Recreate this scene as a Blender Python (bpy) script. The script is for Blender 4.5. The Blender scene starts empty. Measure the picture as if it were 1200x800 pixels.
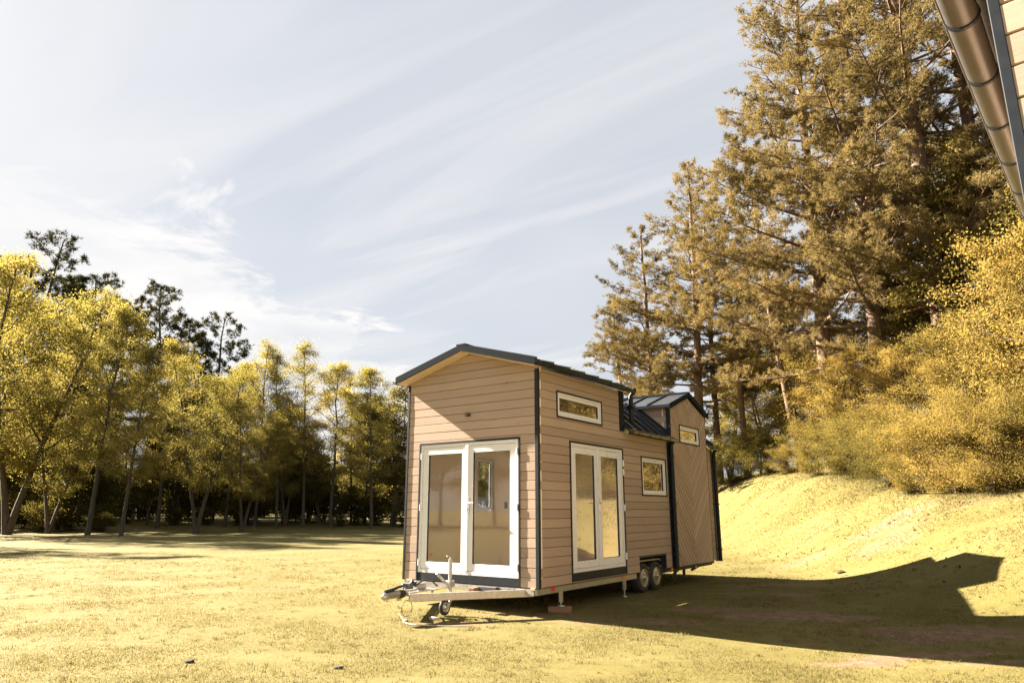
import bpy, math, random
import numpy as np
from mathutils import Vector, Matrix
R_ = math.radians
sc = bpy.context.scene
COL = sc.collection

# ------------------------------------------------------------------ camera
CAMZ, PITCH, FPX = 1.4, 13.6, 819.0
cd = bpy.data.cameras.new('camera'); cam = bpy.data.objects.new('camera', cd); COL.objects.link(cam)
cam.location = (0, 0, CAMZ); cam.rotation_euler = (R_(90 + PITCH), 0, 0)
cd.sensor_width = 36; cd.lens = FPX / 1200 * 36; cd.clip_start = .05; cd.clip_end = 3000
sc.camera = cam

# ------------------------------------------------------------------ light
SUN_AZ, SUN_EL = -61.0, 32.0
wd = bpy.data.worlds.new('World'); sc.world = wd; wd.use_nodes = True
nt = wd.node_tree; N = nt.nodes; N.clear()
def nd(tree, typ, **k):
    n = tree.nodes.new(typ)
    for a, b in k.items(): setattr(n, a, b)
    return n
def math_n(tree, op, a, b=None, c=None, clamp=False):
    n = nd(tree, 'ShaderNodeMath', operation=op, use_clamp=clamp)
    for i, v in enumerate((a, b, c)):
        if v is None: continue
        if isinstance(v, (int, float)): n.inputs[i].default_value = v
        else: tree.links.new(v, n.inputs[i])
    return n.outputs[0]
def mix_col(tree, fac, a, b, blend='MIX'):
    n = nd(tree, 'ShaderNodeMix', data_type='RGBA', blend_type=blend)
    for s, v in ((n.inputs[0], fac), (n.inputs[6], a), (n.inputs[7], b)):
        if isinstance(v, (int, float)): s.default_value = v
        elif isinstance(v, tuple): s.default_value = v if len(v) == 4 else v + (1,)
        else: tree.links.new(v, s)
    return n.outputs[2]
def ramp(tree, fac, stops):
    n = nd(tree, 'ShaderNodeValToRGB'); el = n.color_ramp.elements
    while len(el) < len(stops): el.new(.5)
    for e, (p, c) in zip(el, stops):
        e.position = p; e.color = (c, c, c, 1) if isinstance(c, (int, float)) else tuple(c) + (1,)
    tree.links.new(fac, n.inputs[0]); return n.outputs[0]
def noise(tree, vec, scale, detail=4, rough=.55, dist=0.):
    n = nd(tree, 'ShaderNodeTexNoise'); n.inputs['Scale'].default_value = scale
    n.inputs['Detail'].default_value = detail; n.inputs['Roughness'].default_value = rough
    n.inputs['Distortion'].default_value = dist
    if vec is not None: tree.links.new(vec, n.inputs['Vector'])
    return n.outputs[0]

sky = nd(nt, 'ShaderNodeTexSky', sky_type='NISHITA', sun_disc=False)
sky.sun_elevation = R_(SUN_EL); sky.sun_rotation = R_(SUN_AZ % 360); sky.dust_density = 2.0; sky.air_density = 1.0; sky.ozone_density = 1.0
tc = nd(nt, 'ShaderNodeTexCoord')
sp = nd(nt, 'ShaderNodeSeparateXYZ'); nt.links.new(tc.outputs['Generated'], sp.inputs[0])
zz = math_n(nt, 'MAXIMUM', math_n(nt, 'ADD', sp.outputs[2], .06), .04)
u = math_n(nt, 'DIVIDE', sp.outputs[0], zz); v = math_n(nt, 'DIVIDE', sp.outputs[1], zz)
cb = nd(nt, 'ShaderNodeCombineXYZ'); nt.links.new(u, cb.inputs[0]); nt.links.new(v, cb.inputs[1])
mp = nd(nt, 'ShaderNodeMapping'); nt.links.new(cb.outputs[0], mp.inputs[0])
mp.inputs['Rotation'].default_value = (0, 0, R_(33))
mps = nd(nt, 'ShaderNodeMapping'); nt.links.new(mp.outputs[0], mps.inputs[0]); mps.inputs['Scale'].default_value = (.38, 1.9, 1); mps.inputs['Location'].default_value = (.35, .2, 0); mp = mps
streak = ramp(nt, noise(nt, mp.outputs[0], 1.1, 7, .52, .6), [(.36, 0), (.68, 1)])
veil = ramp(nt, noise(nt, cb.outputs[0], .55, 3, .5, .3), [(.35, .15), (.7, .75)])
fine = noise(nt, cb.outputs[0], 2.0, 9, .62, .5)
# cloud bank on the left of a line across the sky
q = math_n(nt, 'ADD', math_n(nt, 'MULTIPLY', math_n(nt, 'ADD', u, .95), -.945), math_n(nt, 'MULTIPLY', math_n(nt, 'ADD', v, -1.83), .328))
qn = math_n(nt, 'ADD', q, math_n(nt, 'MULTIPLY', math_n(nt, 'SUBTRACT', fine, .5), 2.2))
bank = ramp(nt, qn, [(.02, 0), (.30, 1)])
soft = math_n(nt, 'MULTIPLY', bank, ramp(nt, noise(nt, cb.outputs[0], 1.3, 6, .6, .2), [(.3, .35), (.62, 1)]))
cl = math_n(nt, 'MAXIMUM', math_n(nt, 'MULTIPLY', streak, .68), soft)
cl = math_n(nt, 'MAXIMUM', cl, math_n(nt, 'MULTIPLY', veil, .6), clamp=True)
CLOUD = (2.2, 2.16, 2.13)
desat = mix_col(nt, .93, sky.outputs[0], (1.12, 1.20, 1.32))
skyc = mix_col(nt, cl, desat, CLOUD)
bg = nd(nt, 'ShaderNodeBackground'); bg.inputs[1].default_value = .05
nt.links.new(skyc, bg.inputs[0])
wo = nd(nt, 'ShaderNodeOutputWorld'); nt.links.new(bg.outputs[0], wo.inputs[0])

ld = bpy.data.lights.new('sun', 'SUN'); ld.energy = 5.0; ld.angle = R_(.5); ld.color = (1, .865, .70)
sun = bpy.data.objects.new('sun', ld); COL.objects.link(sun)
sv = Vector((math.sin(R_(SUN_AZ)) * math.cos(R_(SUN_EL)), math.cos(R_(SUN_AZ)) * math.cos(R_(SUN_EL)), math.sin(R_(SUN_EL))))
sun.rotation_euler = sv.to_track_quat('Z', 'Y').to_euler(); sun.location = sv * 60
sc.view_settings.view_transform = 'Standard'; sc.view_settings.look = 'None'
sc.view_settings.exposure = 3.22; sc.view_settings.gamma = 1.0

# ------------------------------------------------------------------ helpers
def tag(o, label=None, cat=None, group=None, kind=None):
    for k, val in (('label', label), ('category', cat), ('group', group), ('kind', kind)):
        if val: o[k] = val
    return o
def empty(name, loc=(0, 0, 0), rz=0.):
    o = bpy.data.objects.new(name, None); COL.objects.link(o); o.location = loc; o.rotation_euler = (0, 0, rz)
    o.empty_display_size = .2; return o
def mesh_obj(name, me, mat, parent=None):
    o = bpy.data.objects.new(name, me); COL.objects.link(o)
    if mat is not None and not me.materials: me.materials.append(mat)
    o.parent = parent; return o
class MB:
    def __init__(s): s.v = []; s.f = []; s.sm = []
    def add(s, vs, fs, smooth=False):
        b = len(s.v); s.v += [tuple(p) for p in vs]; s.f += [tuple(i + b for i in q) for q in fs]; s.sm += [smooth] * len(fs); return s
    def box(s, x0, x1, y0, y1, z0, z1):
        x0, x1 = min(x0, x1), max(x0, x1); y0, y1 = min(y0, y1), max(y0, y1); z0, z1 = min(z0, z1), max(z0, z1)
        return s.add([(x0,y0,z0),(x1,y0,z0),(x1,y1,z0),(x0,y1,z0),(x0,y0,z1),(x1,y0,z1),(x1,y1,z1),(x0,y1,z1)],
                     [(0,3,2,1),(4,5,6,7),(0,1,5,4),(1,2,6,5),(2,3,7,6),(3,0,4,7)])
    def prism(s, a, b):
        n = len(a); s.add(list(a) + list(b), [tuple(range(n))[::-1], tuple(range(n, 2*n))] + [(i, (i+1) % n, n+(i+1) % n, n+i) for i in range(n)]); return s
    def bar(s, p, q, w, h, up=(0, 0, 1)):
        p = Vector(p); q = Vector(q); d = (q - p).normalized(); side = d.cross(Vector(up)).normalized(); up = side.cross(d)
        o = [side*w/2+up*h/2, side*-w/2+up*h/2, side*-w/2-up*h/2, side*w/2-up*h/2]
        return s.prism([p+k for k in o], [q+k for k in o])
    def tube(s, pts, rad, n=8, cap=True, smooth=True):
        pts = [Vector(p) for p in pts]; m = len(pts)
        if isinstance(rad, (int, float)): rad = [rad]*m
        vs = []; ref = None
        for i, p in enumerate(pts):
            d = (pts[min(i+1, m-1)] - pts[max(i-1, 0)]).normalized()
            if ref is None: ref = d.orthogonal().normalized()
            ref = (ref - d*ref.dot(d)); ref = ref.normalized() if ref.length > 1e-6 else d.orthogonal().normalized()
            b = d.cross(ref)
            for k in range(n):
                a = 2*math.pi*k/n; vs.append(p + (ref*math.cos(a) + b*math.sin(a))*rad[i])
        fs = [(i*n+k, i*n+(k+1) % n, (i+1)*n+(k+1) % n, (i+1)*n+k) for i in range(m-1) for k in range(n)]
        s.add(vs, fs, smooth)
        if cap: s.add(vs[:n], [tuple(range(n))[::-1]]); s.add(vs[-n:], [tuple(range(n))])
        return s
    def lathe(s, c, axis, prof, n=24):
        """prof: (along axis, radius)"""
        c = Vector(c); ax = Vector(axis).normalized(); a1 = ax.orthogonal().normalized(); a2 = ax.cross(a1); vs = []
        for h, r in prof:
            for k in range(n):
                t = 2*math.pi*k/n; vs.append(c + ax*h + (a1*math.cos(t) + a2*math.sin(t))*r)
        fs = [(i*n+k, i*n+(k+1) % n, (i+1)*n+(k+1) % n, (i+1)*n+k) for i in range(len(prof)-1) for k in range(n)]
        s.add(vs, fs, True)
        for i, fl in ((0, True), (len(prof)-1, False)):
            if prof[i][1] > 1e-4: s.add(vs[i*n:(i+1)*n], [tuple(range(n))[::-1] if fl else tuple(range(n))])
        return s
    def build(s, name, mat, parent=None, bevel=0):
        me = bpy.data.meshes.new(name); me.from_pydata(s.v, [], s.f); me.polygons.foreach_set('use_smooth', s.sm); me.update()
        o = mesh_obj(name, me, mat, parent)
        if bevel:
            m = o.modifiers.new('bevel', 'BEVEL'); m.width = bevel; m.segments = 2; m.limit_method = 'ANGLE'
        return o
def box(name, mat, parent, *a, bevel=0): return MB().box(*a).build(name, mat, parent, bevel)

# ------------------------------------------------------------------ materials
def mat(name):
    m = bpy.data.materials.new(name); m.use_nodes = True; t = m.node_tree
    return m, t, t.nodes['Principled BSDF']
def plain(name, col, rough=.5, metal=0., var=.0, bump=0., scale=12., spec=.5):
    m, t, b = mat(name); b.inputs['Roughness'].default_value = rough; b.inputs['Metallic'].default_value = metal
    b.inputs['Specular IOR Level'].default_value = spec
    co = nd(t, 'ShaderNodeTexCoord').outputs['Object']
    n = noise(t, co, scale, 5, .6)
    c = mix_col(t, ramp(t, n, [(.3, 0), (.7, 1)]), tuple(x*(1-var) for x in col), tuple(min(1, x*(1+var)) for x in col))
    t.links.new(c, b.inputs['Base Color'])
    r = math_n(t, 'ADD', math_n(t, 'MULTIPLY', math_n(t, 'SUBTRACT', n, .5), .25), rough, clamp=True); t.links.new(r, b.inputs['Roughness'])
    if bump:
        bp = nd(t, 'ShaderNodeBump'); bp.inputs['Strength'].default_value = bump; bp.inputs['Distance'].default_value = .01
        t.links.new(noise(t, co, scale*4, 4), bp.inputs['Height']); t.links.new(bp.outputs[0], b.inputs['Normal'])
    return m
def wood(name, col, dark, grain=(1.4, 1.4, 46), rough=.62, amount=.5):
    m, t, b = mat(name)
    co = nd(t, 'ShaderNodeTexCoord').outputs['Object']; oi = nd(t, 'ShaderNodeObjectInfo')
    off = nd(t, 'ShaderNodeVectorMath', operation='SCALE'); cmb = nd(t, 'ShaderNodeCombineXYZ')
    for i in range(3): t.links.new(oi.outputs['Random'], cmb.inputs[i])
    t.links.new(cmb.outputs[0], off.inputs[0]); off.inputs['Scale'].default_value = 37.
    ad = nd(t, 'ShaderNodeVectorMath', operation='ADD'); t.links.new(co, ad.inputs[0]); t.links.new(off.outputs[0], ad.inputs[1])
    mpn = nd(t, 'ShaderNodeMapping'); t.links.new(ad.outputs[0], mpn.inputs[0]); mpn.inputs['Scale'].default_value = grain
    g = noise(t, mpn.outputs[0], 1.0, 6, .65, .9)
    big = noise(t, ad.outputs[0], 1.7, 3, .5)
    # knots
    vo = nd(t, 'ShaderNodeTexVoronoi'); mp2 = nd(t, 'ShaderNodeMapping'); t.links.new(ad.outputs[0], mp2.inputs[0]); mp2.inputs['Scale'].default_value = (1.7, 1.7, 7)
    t.links.new(mp2.outputs[0], vo.inputs['Vector']); vo.inputs['Scale'].default_value = 1.3
    knot = ramp(t, vo.outputs['Distance'], [(.03, 1), (.09, 0)])
    f = math_n(t, 'ADD', math_n(t, 'MULTIPLY', ramp(t, g, [(.3, 0), (.72, 1)]), amount), math_n(t, 'MULTIPLY', big, .35), clamp=True)
    c = mix_col(t, f, col, dark)
    c = mix_col(t, math_n(t, 'MULTIPLY', knot, .55), c, tuple(x*.4 for x in dark))
    hsv = nd(t, 'ShaderNodeHueSaturation'); t.links.new(c, hsv.inputs['Color'])
    t.links.new(math_n(t, 'ADD', math_n(t, 'MULTIPLY', oi.outputs['Random'], .22), .89), hsv.inputs['Value'])
    t.links.new(hsv.outputs[0], b.inputs['Base Color'])
    b.inputs['Roughness'].default_value = rough; b.inputs['Specular IOR Level'].default_value = .3
    bp = nd(t, 'ShaderNodeBump'); bp.inputs['Strength'].default_value = .35; bp.inputs['Distance'].default_value = .004
    t.links.new(g, bp.inputs['Height']); t.links.new(bp.outputs[0], b.inputs['Normal'])
    return m
def leaf_mat(name, cols, trans=.4, tcol=None, k=.85):
    cols = [tuple(x*k for x in c_) for c_ in cols]
    m = bpy.data.materials.new(name); m.use_nodes = True; t = m.node_tree; t.nodes.clear()
    ge = nd(t, 'ShaderNodeNewGeometry'); oi = nd(t, 'ShaderNodeObjectInfo')
    co = nd(t, 'ShaderNodeTexCoord').outputs['Object']
    n = noise(t, co, .55, 3, .6)
    f = math_n(t, 'ADD', math_n(t, 'MULTIPLY', ge.outputs['Random Per Island'], .4), math_n(t, 'MULTIPLY', math_n(t, 'SUBTRACT', n, .5), 1.5))
    f = math_n(t, 'ADD', f, math_n(t, 'MULTIPLY', math_n(t, 'SUBTRACT', oi.outputs['Random'], .5), .35))
    f = math_n(t, 'ADD', f, .3, clamp=True)
    c = ramp(t, f, [(i / (len(cols)-1), k) for i, k in enumerate(cols)])
    d = nd(t, 'ShaderNodeBsdfDiffuse'); t.links.new(c, d.inputs[0])
    tr = nd(t, 'ShaderNodeBsdfTranslucent')
    t.links.new(mix_col(t, 1., c, tcol or (1.0, .95, .6), 'MULTIPLY'), tr.inputs[0])
    ms = nd(t, 'ShaderNodeMixShader'); ms.inputs[0].default_value = trans
    t.links.new(d.outputs[0], ms.inputs[1]); t.links.new(tr.outputs[0], ms.inputs[2])
    gl = nd(t, 'ShaderNodeBsdfGlossy'); gl.inputs['Roughness'].default_value = .5
    ms2 = nd(t, 'ShaderNodeMixShader'); ms2.inputs[0].default_value = .0
    t.links.new(ms.outputs[0], ms2.inputs[1]); t.links.new(gl.outputs[0], ms2.inputs[2])
    o = nd(t, 'ShaderNodeOutputMaterial'); t.links.new(ms2.outputs[0], o.inputs[0]); return m
def bark(name, c1, c2, sc_=(9, 9, 2.)):
    m, t, b = mat(name); co = nd(t, 'ShaderNodeTexCoord').outputs['Object']
    mpn = nd(t, 'ShaderNodeMapping'); t.links.new(co, mpn.inputs[0]); mpn.inputs['Scale'].default_value = sc_
    n = noise(t, mpn.outputs[0], 1.2, 6, .65, .5)
    t.links.new(mix_col(t, ramp(t, n, [(.35, 0), (.65, 1)]), c1, c2), b.inputs['Base Color']); b.inputs['Roughness'].default_value = .9
    bp = nd(t, 'ShaderNodeBump'); bp.inputs['Strength'].default_value = .8; bp.inputs['Distance'].default_value = .03
    t.links.new(n, bp.inputs['Height']); t.links.new(bp.outputs[0], b.inputs['Normal']); return m
def glass_mat():
    m = bpy.data.materials.new('double glazing'); m.use_nodes = True; t = m.node_tree; t.nodes.clear()
    fr = nd(t, 'ShaderNodeFresnel'); fr.inputs[0].default_value = 1.52
    co = nd(t, 'ShaderNodeTexCoord').outputs['Object']
    bp = nd(t, 'ShaderNodeBump'); bp.inputs['Strength'].default_value = .05; bp.inputs['Distance'].default_value = .02
    t.links.new(noise(t, co, 1.6, 2), bp.inputs['Height'])
    tr = nd(t, 'ShaderNodeBsdfTransparent'); tr.inputs[0].default_value = (.93, .94, .92, 1)
    gl = nd(t, 'ShaderNodeBsdfGlossy'); gl.inputs['Roughness'].default_value = .0; t.links.new(bp.outputs[0], gl.inputs['Normal'])
    ms = nd(t, 'ShaderNodeMixShader'); t.links.new(math_n(t, 'MULTIPLY_ADD', math_n(t, 'SUBTRACT', fr.outputs[0], .04), 6.0, .06, clamp=True), ms.inputs[0])
    t.links.new(tr.outputs[0], ms.inputs[1]); t.links.new(gl.outputs[0], ms.inputs[2])
    o = nd(t, 'ShaderNodeOutputMaterial'); t.links.new(ms.outputs[0], o.inputs[0]); return m

M = {}
M['siding'] = wood('stained larch siding', (.405, .306, .236), (.30, .22, .164))
M['chev'] = wood('stained larch diagonal boards', (.405, .306, .236), (.30, .22, .164), grain=(1.4, 46, 46))
M['soffit'] = wood('pale pine soffit', (.62, .48, .36), (.5, .36, .25), amount=.3)
M['anth'] = plain('anthracite coated metal', (.012, .016, .022), .5, 0., .15, spec=.25)
M['anthm'] = plain('matt anthracite trim', (.012, .016, .022), .8, 0., .15, spec=.05)
M['roof'] = plain('anthracite standing seam metal', (.035, .041, .050), .2, .3, .15, scale=3)
M['gutter'] = plain('brown grey coated gutter', (.058, .050, .045), .35, 0., .15, scale=5)
M['white'] = plain('white upvc', (.70, .70, .70), .3, 0., .02)
M['lining'] = plain('cream painted lining', (.82, .73, .60), .7, 0., .03)
M['backing'] = plain('brown breather membrane', (.11, .08, .06), .9)
M['floor'] = wood('oak floor', (.34, .22, .12), (.22, .13, .07))
M['galv'] = plain('galvanised steel', (.44, .42, .39), .45, .7, .18, scale=20)
M['steel'] = plain('bright steel', (.4, .39, .38), .3, .9, .1)
M['black'] = plain('black rubber', (.02, .02, .022), .75, 0., .2, .15, 30)
M['blackp'] = plain('black plastic', (.02, .022, .026), .5)
M['under'] = plain('dark chassis paint', (.03, .03, .032), .7)
M['red'] = plain('red lens', (.6, .04, .02), .25)
M['orange'] = plain('amber lens', (.75, .17, .03), .25)
M['block'] = wood('weathered timber', (.2, .115, .07), (.12, .065, .04), grain=(4, 4, 40))
M['glass'] = glass_mat()
M['chrome'] = plain('satin handle metal', (.75, .72, .68), .25, .9)
M['stone'] = plain('grey stone', (.4, .37, .33), .9, 0., .25, .4)
M['clod'] = plain('dark soil clod', (.03, .022, .014), .95, 0., .4, .6, 25)
M['pinebark'] = bark('pine bark', (.075, .05, .035), (.17, .105, .07))
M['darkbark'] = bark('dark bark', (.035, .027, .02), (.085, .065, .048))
M['birchbark'] = bark('birch bark', (.03, .025, .02), (.075, .062, .05), (5, 5, 9))
M['needle'] = leaf_mat('pine needles', [(.075, .063, .033), (.18, .142, .072), (.31, .238, .122)], .38, None, 1.1)
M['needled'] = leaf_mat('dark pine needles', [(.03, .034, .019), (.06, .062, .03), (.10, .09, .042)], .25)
M['gold'] = leaf_mat('golden leaves', [(.10, .085, .028), (.22, .175, .056), (.34, .258, .088), (.40, .29, .11)], .55)
M['yell'] = leaf_mat('yellow green leaves', [(.08, .076, .025), (.19, .16, .052), (.31, .245, .085)], .55)
M['birch'] = leaf_mat('birch leaves', [(.11, .108, .036), (.27, .235, .08), (.47, .38, .165)], .6, None, .95)
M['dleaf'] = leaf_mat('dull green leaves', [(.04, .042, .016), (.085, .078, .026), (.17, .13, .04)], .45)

# ------------------------------------------------------------------ terrain
def sstep(t): t = np.clip(t, 0, 1); return t*t*(3 - 2*t)
def hills(x, y):
    x = np.asarray(x, float); y = np.asarray(y, float)
    H = np.interp(y, [-40, 0, 8, 11, 18, 24, 30, 45, 80], [1.0, 1.0, 1.2, 1.6, 1.85, 2.4, 3.0, 3.0, 3.0])
    x0 = np.interp(y, [0, 8, 10.5, 16, 20, 30, 45], [6.8, 6.8, 6.1, 6.1, 6.4, 6.8, 6.0])
    wdt = np.interp(y, [0, 8, 10.5, 16, 20, 30, 45], [7.0, 7.0, 5.2, 5.4, 6.2, 5.6, 5.5])
    b = H * sstep((x - x0) / wdt)
    b = b + np.interp(y, [10, 30], [.08, .16]) * np.maximum(0, x - x0 - wdt)
    dip = -.13 * np.exp(-(((x - 3.2)/3.2)**2 + ((y - 7.6)/2.2)**2))
    und = .03*np.sin(x*.55 + 1.3)*np.sin(y*.43) + .018*np.sin(x*1.3 + y*.9)
    und = und * np.clip((np.hypot(x + .0, y - 11) - 3) / 5, 0, 1)
    far = .9 * sstep((np.hypot(x + 22, y - 46) * 0 + (y - .25*x - 50) / 22)) * (x < 6)
    rough = (.05*np.sin(x*2.1 + .6*y)*np.sin(y*1.7 - x*.4)) * sstep((x - x0) / 3)
    return b + dip + und + far + rough
def hz(x, y): return float(hills(x, y))
DIRT = [(2.2, 9.9, .75, .22, .5), (1.2, 9.75, .6, .14, .4), (3.9, 10.3, .95, .32, .9), (4.6, 10.15, .5, .2, .7), (4.4, 8.0, .9, .12, .8), (3.5, 7.75, .5, .13, .8), (4.9, 7.6, .8, .1, .6),
        (.2, 10.4, .9, .18, .35), (1.7, 13.2, .7, .22, .6), (4.9, 12.6, .35, .16, .9), (5.0, 14.2, 1.2, .35, .5), (5.6, 9.3, .7, .25, .5), (6.1, 8.4, .6, .2, .5), (-7.5, 14.5, 1.6, .25, .35), (-4.8, 13.2, 1.6, .2, .3), (-1.0, 9.6, .7, .1, .5), (-1.5, 15.5, 1.4, .3, .25), (8.6, 16.5, 1.0, .8, .35), (9.6, 18.2, 1.2, .8, .4), (10.6, 16.2, .8, .7, .35), (7.4, 18.5, 1.1, .5, .35), (5.2, 9.0, 1.1, .5, .6), (3.0, 10.9, .9, .3, .5)]
def dirt(x, y):
    o = np.zeros_like(np.asarray(x, float))
    w = .35*np.sin(x*5.1 + 1.7*y) + .3*np.sin(y*9.3 - 2.2*x) + .25*np.sin(x*13 + y*11)
    for cx, cy, rx, ry, a in DIRT:
        dd = ((x - cx)/rx)**2 + ((y - cy)/ry)**2
        o = np.maximum(o, a * np.clip(1.35 - dd + .8*w*np.sqrt(dd + .1), 0, 1))
    return o
def axis(a, b, lo, hi, fine_, g=1.22):
    c = list(np.arange(a, b + 1e-6, fine_)); s = fine_; x = b
    while x < hi: s *= g; x += s; c.append(x)
    s = fine_; x = a; pre = []
    while x > lo: s *= g; x -= s; pre.append(x)
    return np.array(pre[::-1] + c)
gx = axis(-12, 17, -900, 900, .12); gy = axis(4.5, 24, -500, 1400, .12)
GX, GY = np.meshgrid(gx, gy, indexing='ij'); GZ = hills(GX, GY)
GZ = np.where(np.hypot(GX, GY) > 150, np.minimum(GZ, 6), GZ)
nv = GX.size; nxn, nyn = GX.shape
idx = np.arange(nv).reshape(nxn, nyn)
quads = np.stack([idx[:-1, :-1], idx[1:, :-1], idx[1:, 1:], idx[:-1, 1:]], -1).reshape(-1, 4)
def np_mesh(name, verts, faces, mats=None):
    me = bpy.data.meshes.new(name); k = faces.shape[1]
    me.vertices.add(len(verts)); me.vertices.foreach_set('co', np.asarray(verts, np.float32).ravel())
    me.loops.add(faces.size); me.loops.foreach_set('vertex_index', faces.astype(np.int32).ravel())
    me.polygons.add(len(faces)); me.polygons.foreach_set('loop_start', np.arange(0, faces.size, k, dtype=np.int32))
    me.update(calc_edges=True); return me
gme = np_mesh('ground', np.stack([GX.ravel(), GY.ravel(), GZ.ravel()], 1), quads)
gme.polygons.foreach_set('use_smooth', np.ones(len(quads), bool))
at_ = gme.attributes.new('dirt', 'FLOAT', 'POINT'); at_.data.foreach_set('value', dirt(GX.ravel(), GY.ravel()).astype(np.float32))

def grass_color(t, co, k=1.):
    n1 = noise(t, co, .35, 5, .6, .4); n2 = noise(t, co, 2.2, 5, .65); n3 = noise(t, co, 14, 4, .7)
    mpn = nd(t, 'ShaderNodeMapping'); t.links.new(co, mpn.inputs[0]); mpn.inputs['Rotation'].default_value = (0, 0, R_(22)); mpn.inputs['Scale'].default_value = (.35, 2.4, 1)
    n4 = noise(t, mpn.outputs[0], 1., 5, .6, .3)
    c = mix_col(t, ramp(t, n1, [(.35, 0), (.65, 1)]), (.138, .114, .033), (.182, .148, .051))
    c = mix_col(t, math_n(t, 'MULTIPLY', ramp(t, n2, [(.42, 0), (.72, 1)]), .55), c, (.105, .096, .028))
    c = mix_col(t, math_n(t, 'MULTIPLY', ramp(t, n4, [(.48, 0), (.75, 1)]), .55), c, (.225, .183, .08))
    c = mix_col(t, math_n(t, 'MULTIPLY', ramp(t, n3, [(.5, 0), (.8, 1)]), .35), c, (.24, .192, .085))
    c = mix_col(t, 1., c, (.84*k, .88*k, .88*k), 'MULTIPLY')
    return c, n3
m, t, b = mat('meadow grass'); co = nd(t, 'ShaderNodeTexCoord').outputs['Object']
gc, n3 = grass_color(t, co, .84)
da = nd(t, 'ShaderNodeAttribute', attribute_name='dirt').outputs['Fac']
dn = noise(t, co, 9, 6, .7)
dc = mix_col(t, ramp(t, dn, [(.3, 0), (.7, 1)]), (.085, .052, .031), (.21, .142, .092))
t.links.new(mix_col(t, ramp(t, math_n(t, 'ADD', da, math_n(t, 'MULTIPLY', math_n(t, 'SUBTRACT', dn, .5), 1.1)), [(.05, 0), (.6, 1)]), gc, dc), b.inputs['Base Color'])
b.inputs['Roughness'].default_value = .95; b.inputs['Specular IOR Level'].default_value = .1
bp = nd(t, 'ShaderNodeBump'); bp.inputs['Strength'].default_value = .35; bp.inputs['Distance'].default_value = .04
t.links.new(math_n(t, 'ADD', noise(t, co, 30, 5, .75), math_n(t, 'MULTIPLY', noise(t, co, 4, 4), 1.4)), bp.inputs['Height']); t.links.new(bp.outputs[0], b.inputs['Normal'])
tag(mesh_obj('ground', gme, m), 'sunlit yellow green meadow with a grassy bank', 'ground', kind='structure')

# grass blades
rng = np.random.default_rng(5)
def blades(n, d0, d1, lat, hmin, hmax, keep):
    d = d0 * (d1/d0) ** rng.random(n); x = (rng.random(n)*2 - 1) * lat * d; y = d
    ok = keep(x, y); x, y, d = x[ok], y[ok], d[ok]; n = len(x)
    z = hills(x, y) - .006
    L = hmin + (hmax - hmin) * rng.random(n)**1.6
    patch = .6 + .55*np.sin(x*1.9 + .7*np.sin(y*1.3))*np.sin(y*2.3 + .8*np.sin(x*2.7)) + .25
    L = L * np.clip(patch, .45, 1.3) * (1 + .9*sstep((x - 7.2)/3) + 1.6*sstep((x - 9.6)/2.5))
    a = rng.random(n)*2*np.pi; lean = rng.normal(0, .55, (n, 2)); w = .0022 + .00045*d
    bx, by = np.cos(a)*w, np.sin(a)*w
    tip = np.stack([x + lean[:, 0]*L, y + lean[:, 1]*L, z + L], 1)
    v = np.stack([np.stack([x - bx, y - by, z], 1), np.stack([x + bx, y + by, z], 1), tip], 1).reshape(-1, 3)
    return v
gv = np.concatenate([
    blades(560000, 5.2, 27, .98, .010, .030, lambda x, y: (dirt(x, y)*.8 + rng.random(len(x))*.75 < .8) & (x < 16) & (rng.random(len(x)) < np.clip((27 - y)/7, 0, 1))),
    blades(200000, 19, 46, .85, .014, .038, lambda x, y: (x > 3.5) & (x < 17) & (rng.random(len(x)) < np.clip((y - 19)/6, 0, 1)))])
nc = 3000; dcl = 5.2*(22/5.2)**rng.random(nc); xc = (rng.random(nc)*2-1)*.95*dcl; okc = (xc < 12) & (dirt(xc, dcl) < .3); xc, dcl = xc[okc], dcl[okc]
xb = np.repeat(xc, 16) + rng.normal(0, .035, len(xc)*16); yb = np.repeat(dcl, 16) + rng.normal(0, .035, len(xc)*16); zb = hills(xb, yb) - .005; nb2 = len(xb)
Lb_ = np.repeat(rng.uniform(.02, .05, len(xc)), 16)*rng.uniform(.5, 1.1, nb2); ab = rng.random(nb2)*6.283; wb = .003 + .0004*yb; ln = rng.normal(0, .5, (nb2, 2))
gv = np.concatenate([gv, np.stack([np.stack([xb-np.cos(ab)*wb, yb-np.sin(ab)*wb, zb], 1), np.stack([xb+np.cos(ab)*wb, yb+np.sin(ab)*wb, zb], 1), np.stack([xb+ln[:, 0]*Lb_, yb+ln[:, 1]*Lb_, zb+Lb_], 1)], 1).reshape(-1, 3)])
gm = np_mesh('grass', gv, np.arange(len(gv)).reshape(-1, 3))
m = bpy.data.materials.new('grass blades'); m.use_nodes = True; t = m.node_tree; t.nodes.clear()
co = nd(t, 'ShaderNodeTexCoord').outputs['Object']; gc, _ = grass_color(t, co)
ge = nd(t, 'ShaderNodeNewGeometry')
c2 = mix_col(t, ramp(t, ge.outputs['Random Per Island'], [(0, .15), (1, .6)]), gc, (.235, .2, .10))
d_ = nd(t, 'ShaderNodeBsdfDiffuse'); t.links.new(c2, d_.inputs[0]); tr = nd(t, 'ShaderNodeBsdfTranslucent'); t.links.new(c2, tr.inputs[0])
ms = nd(t, 'ShaderNodeMixShader'); ms.inputs[0].default_value = .5; t.links.new(d_.outputs[0], ms.inputs[1]); t.links.new(tr.outputs[0], ms.inputs[2])
o_ = nd(t, 'ShaderNodeOutputMaterial'); t.links.new(ms.outputs[0], o_.inputs[0])
tag(mesh_obj('grass', gm, m), 'short dry yellow green grass covering the meadow', 'grass', kind='stuff')

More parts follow.
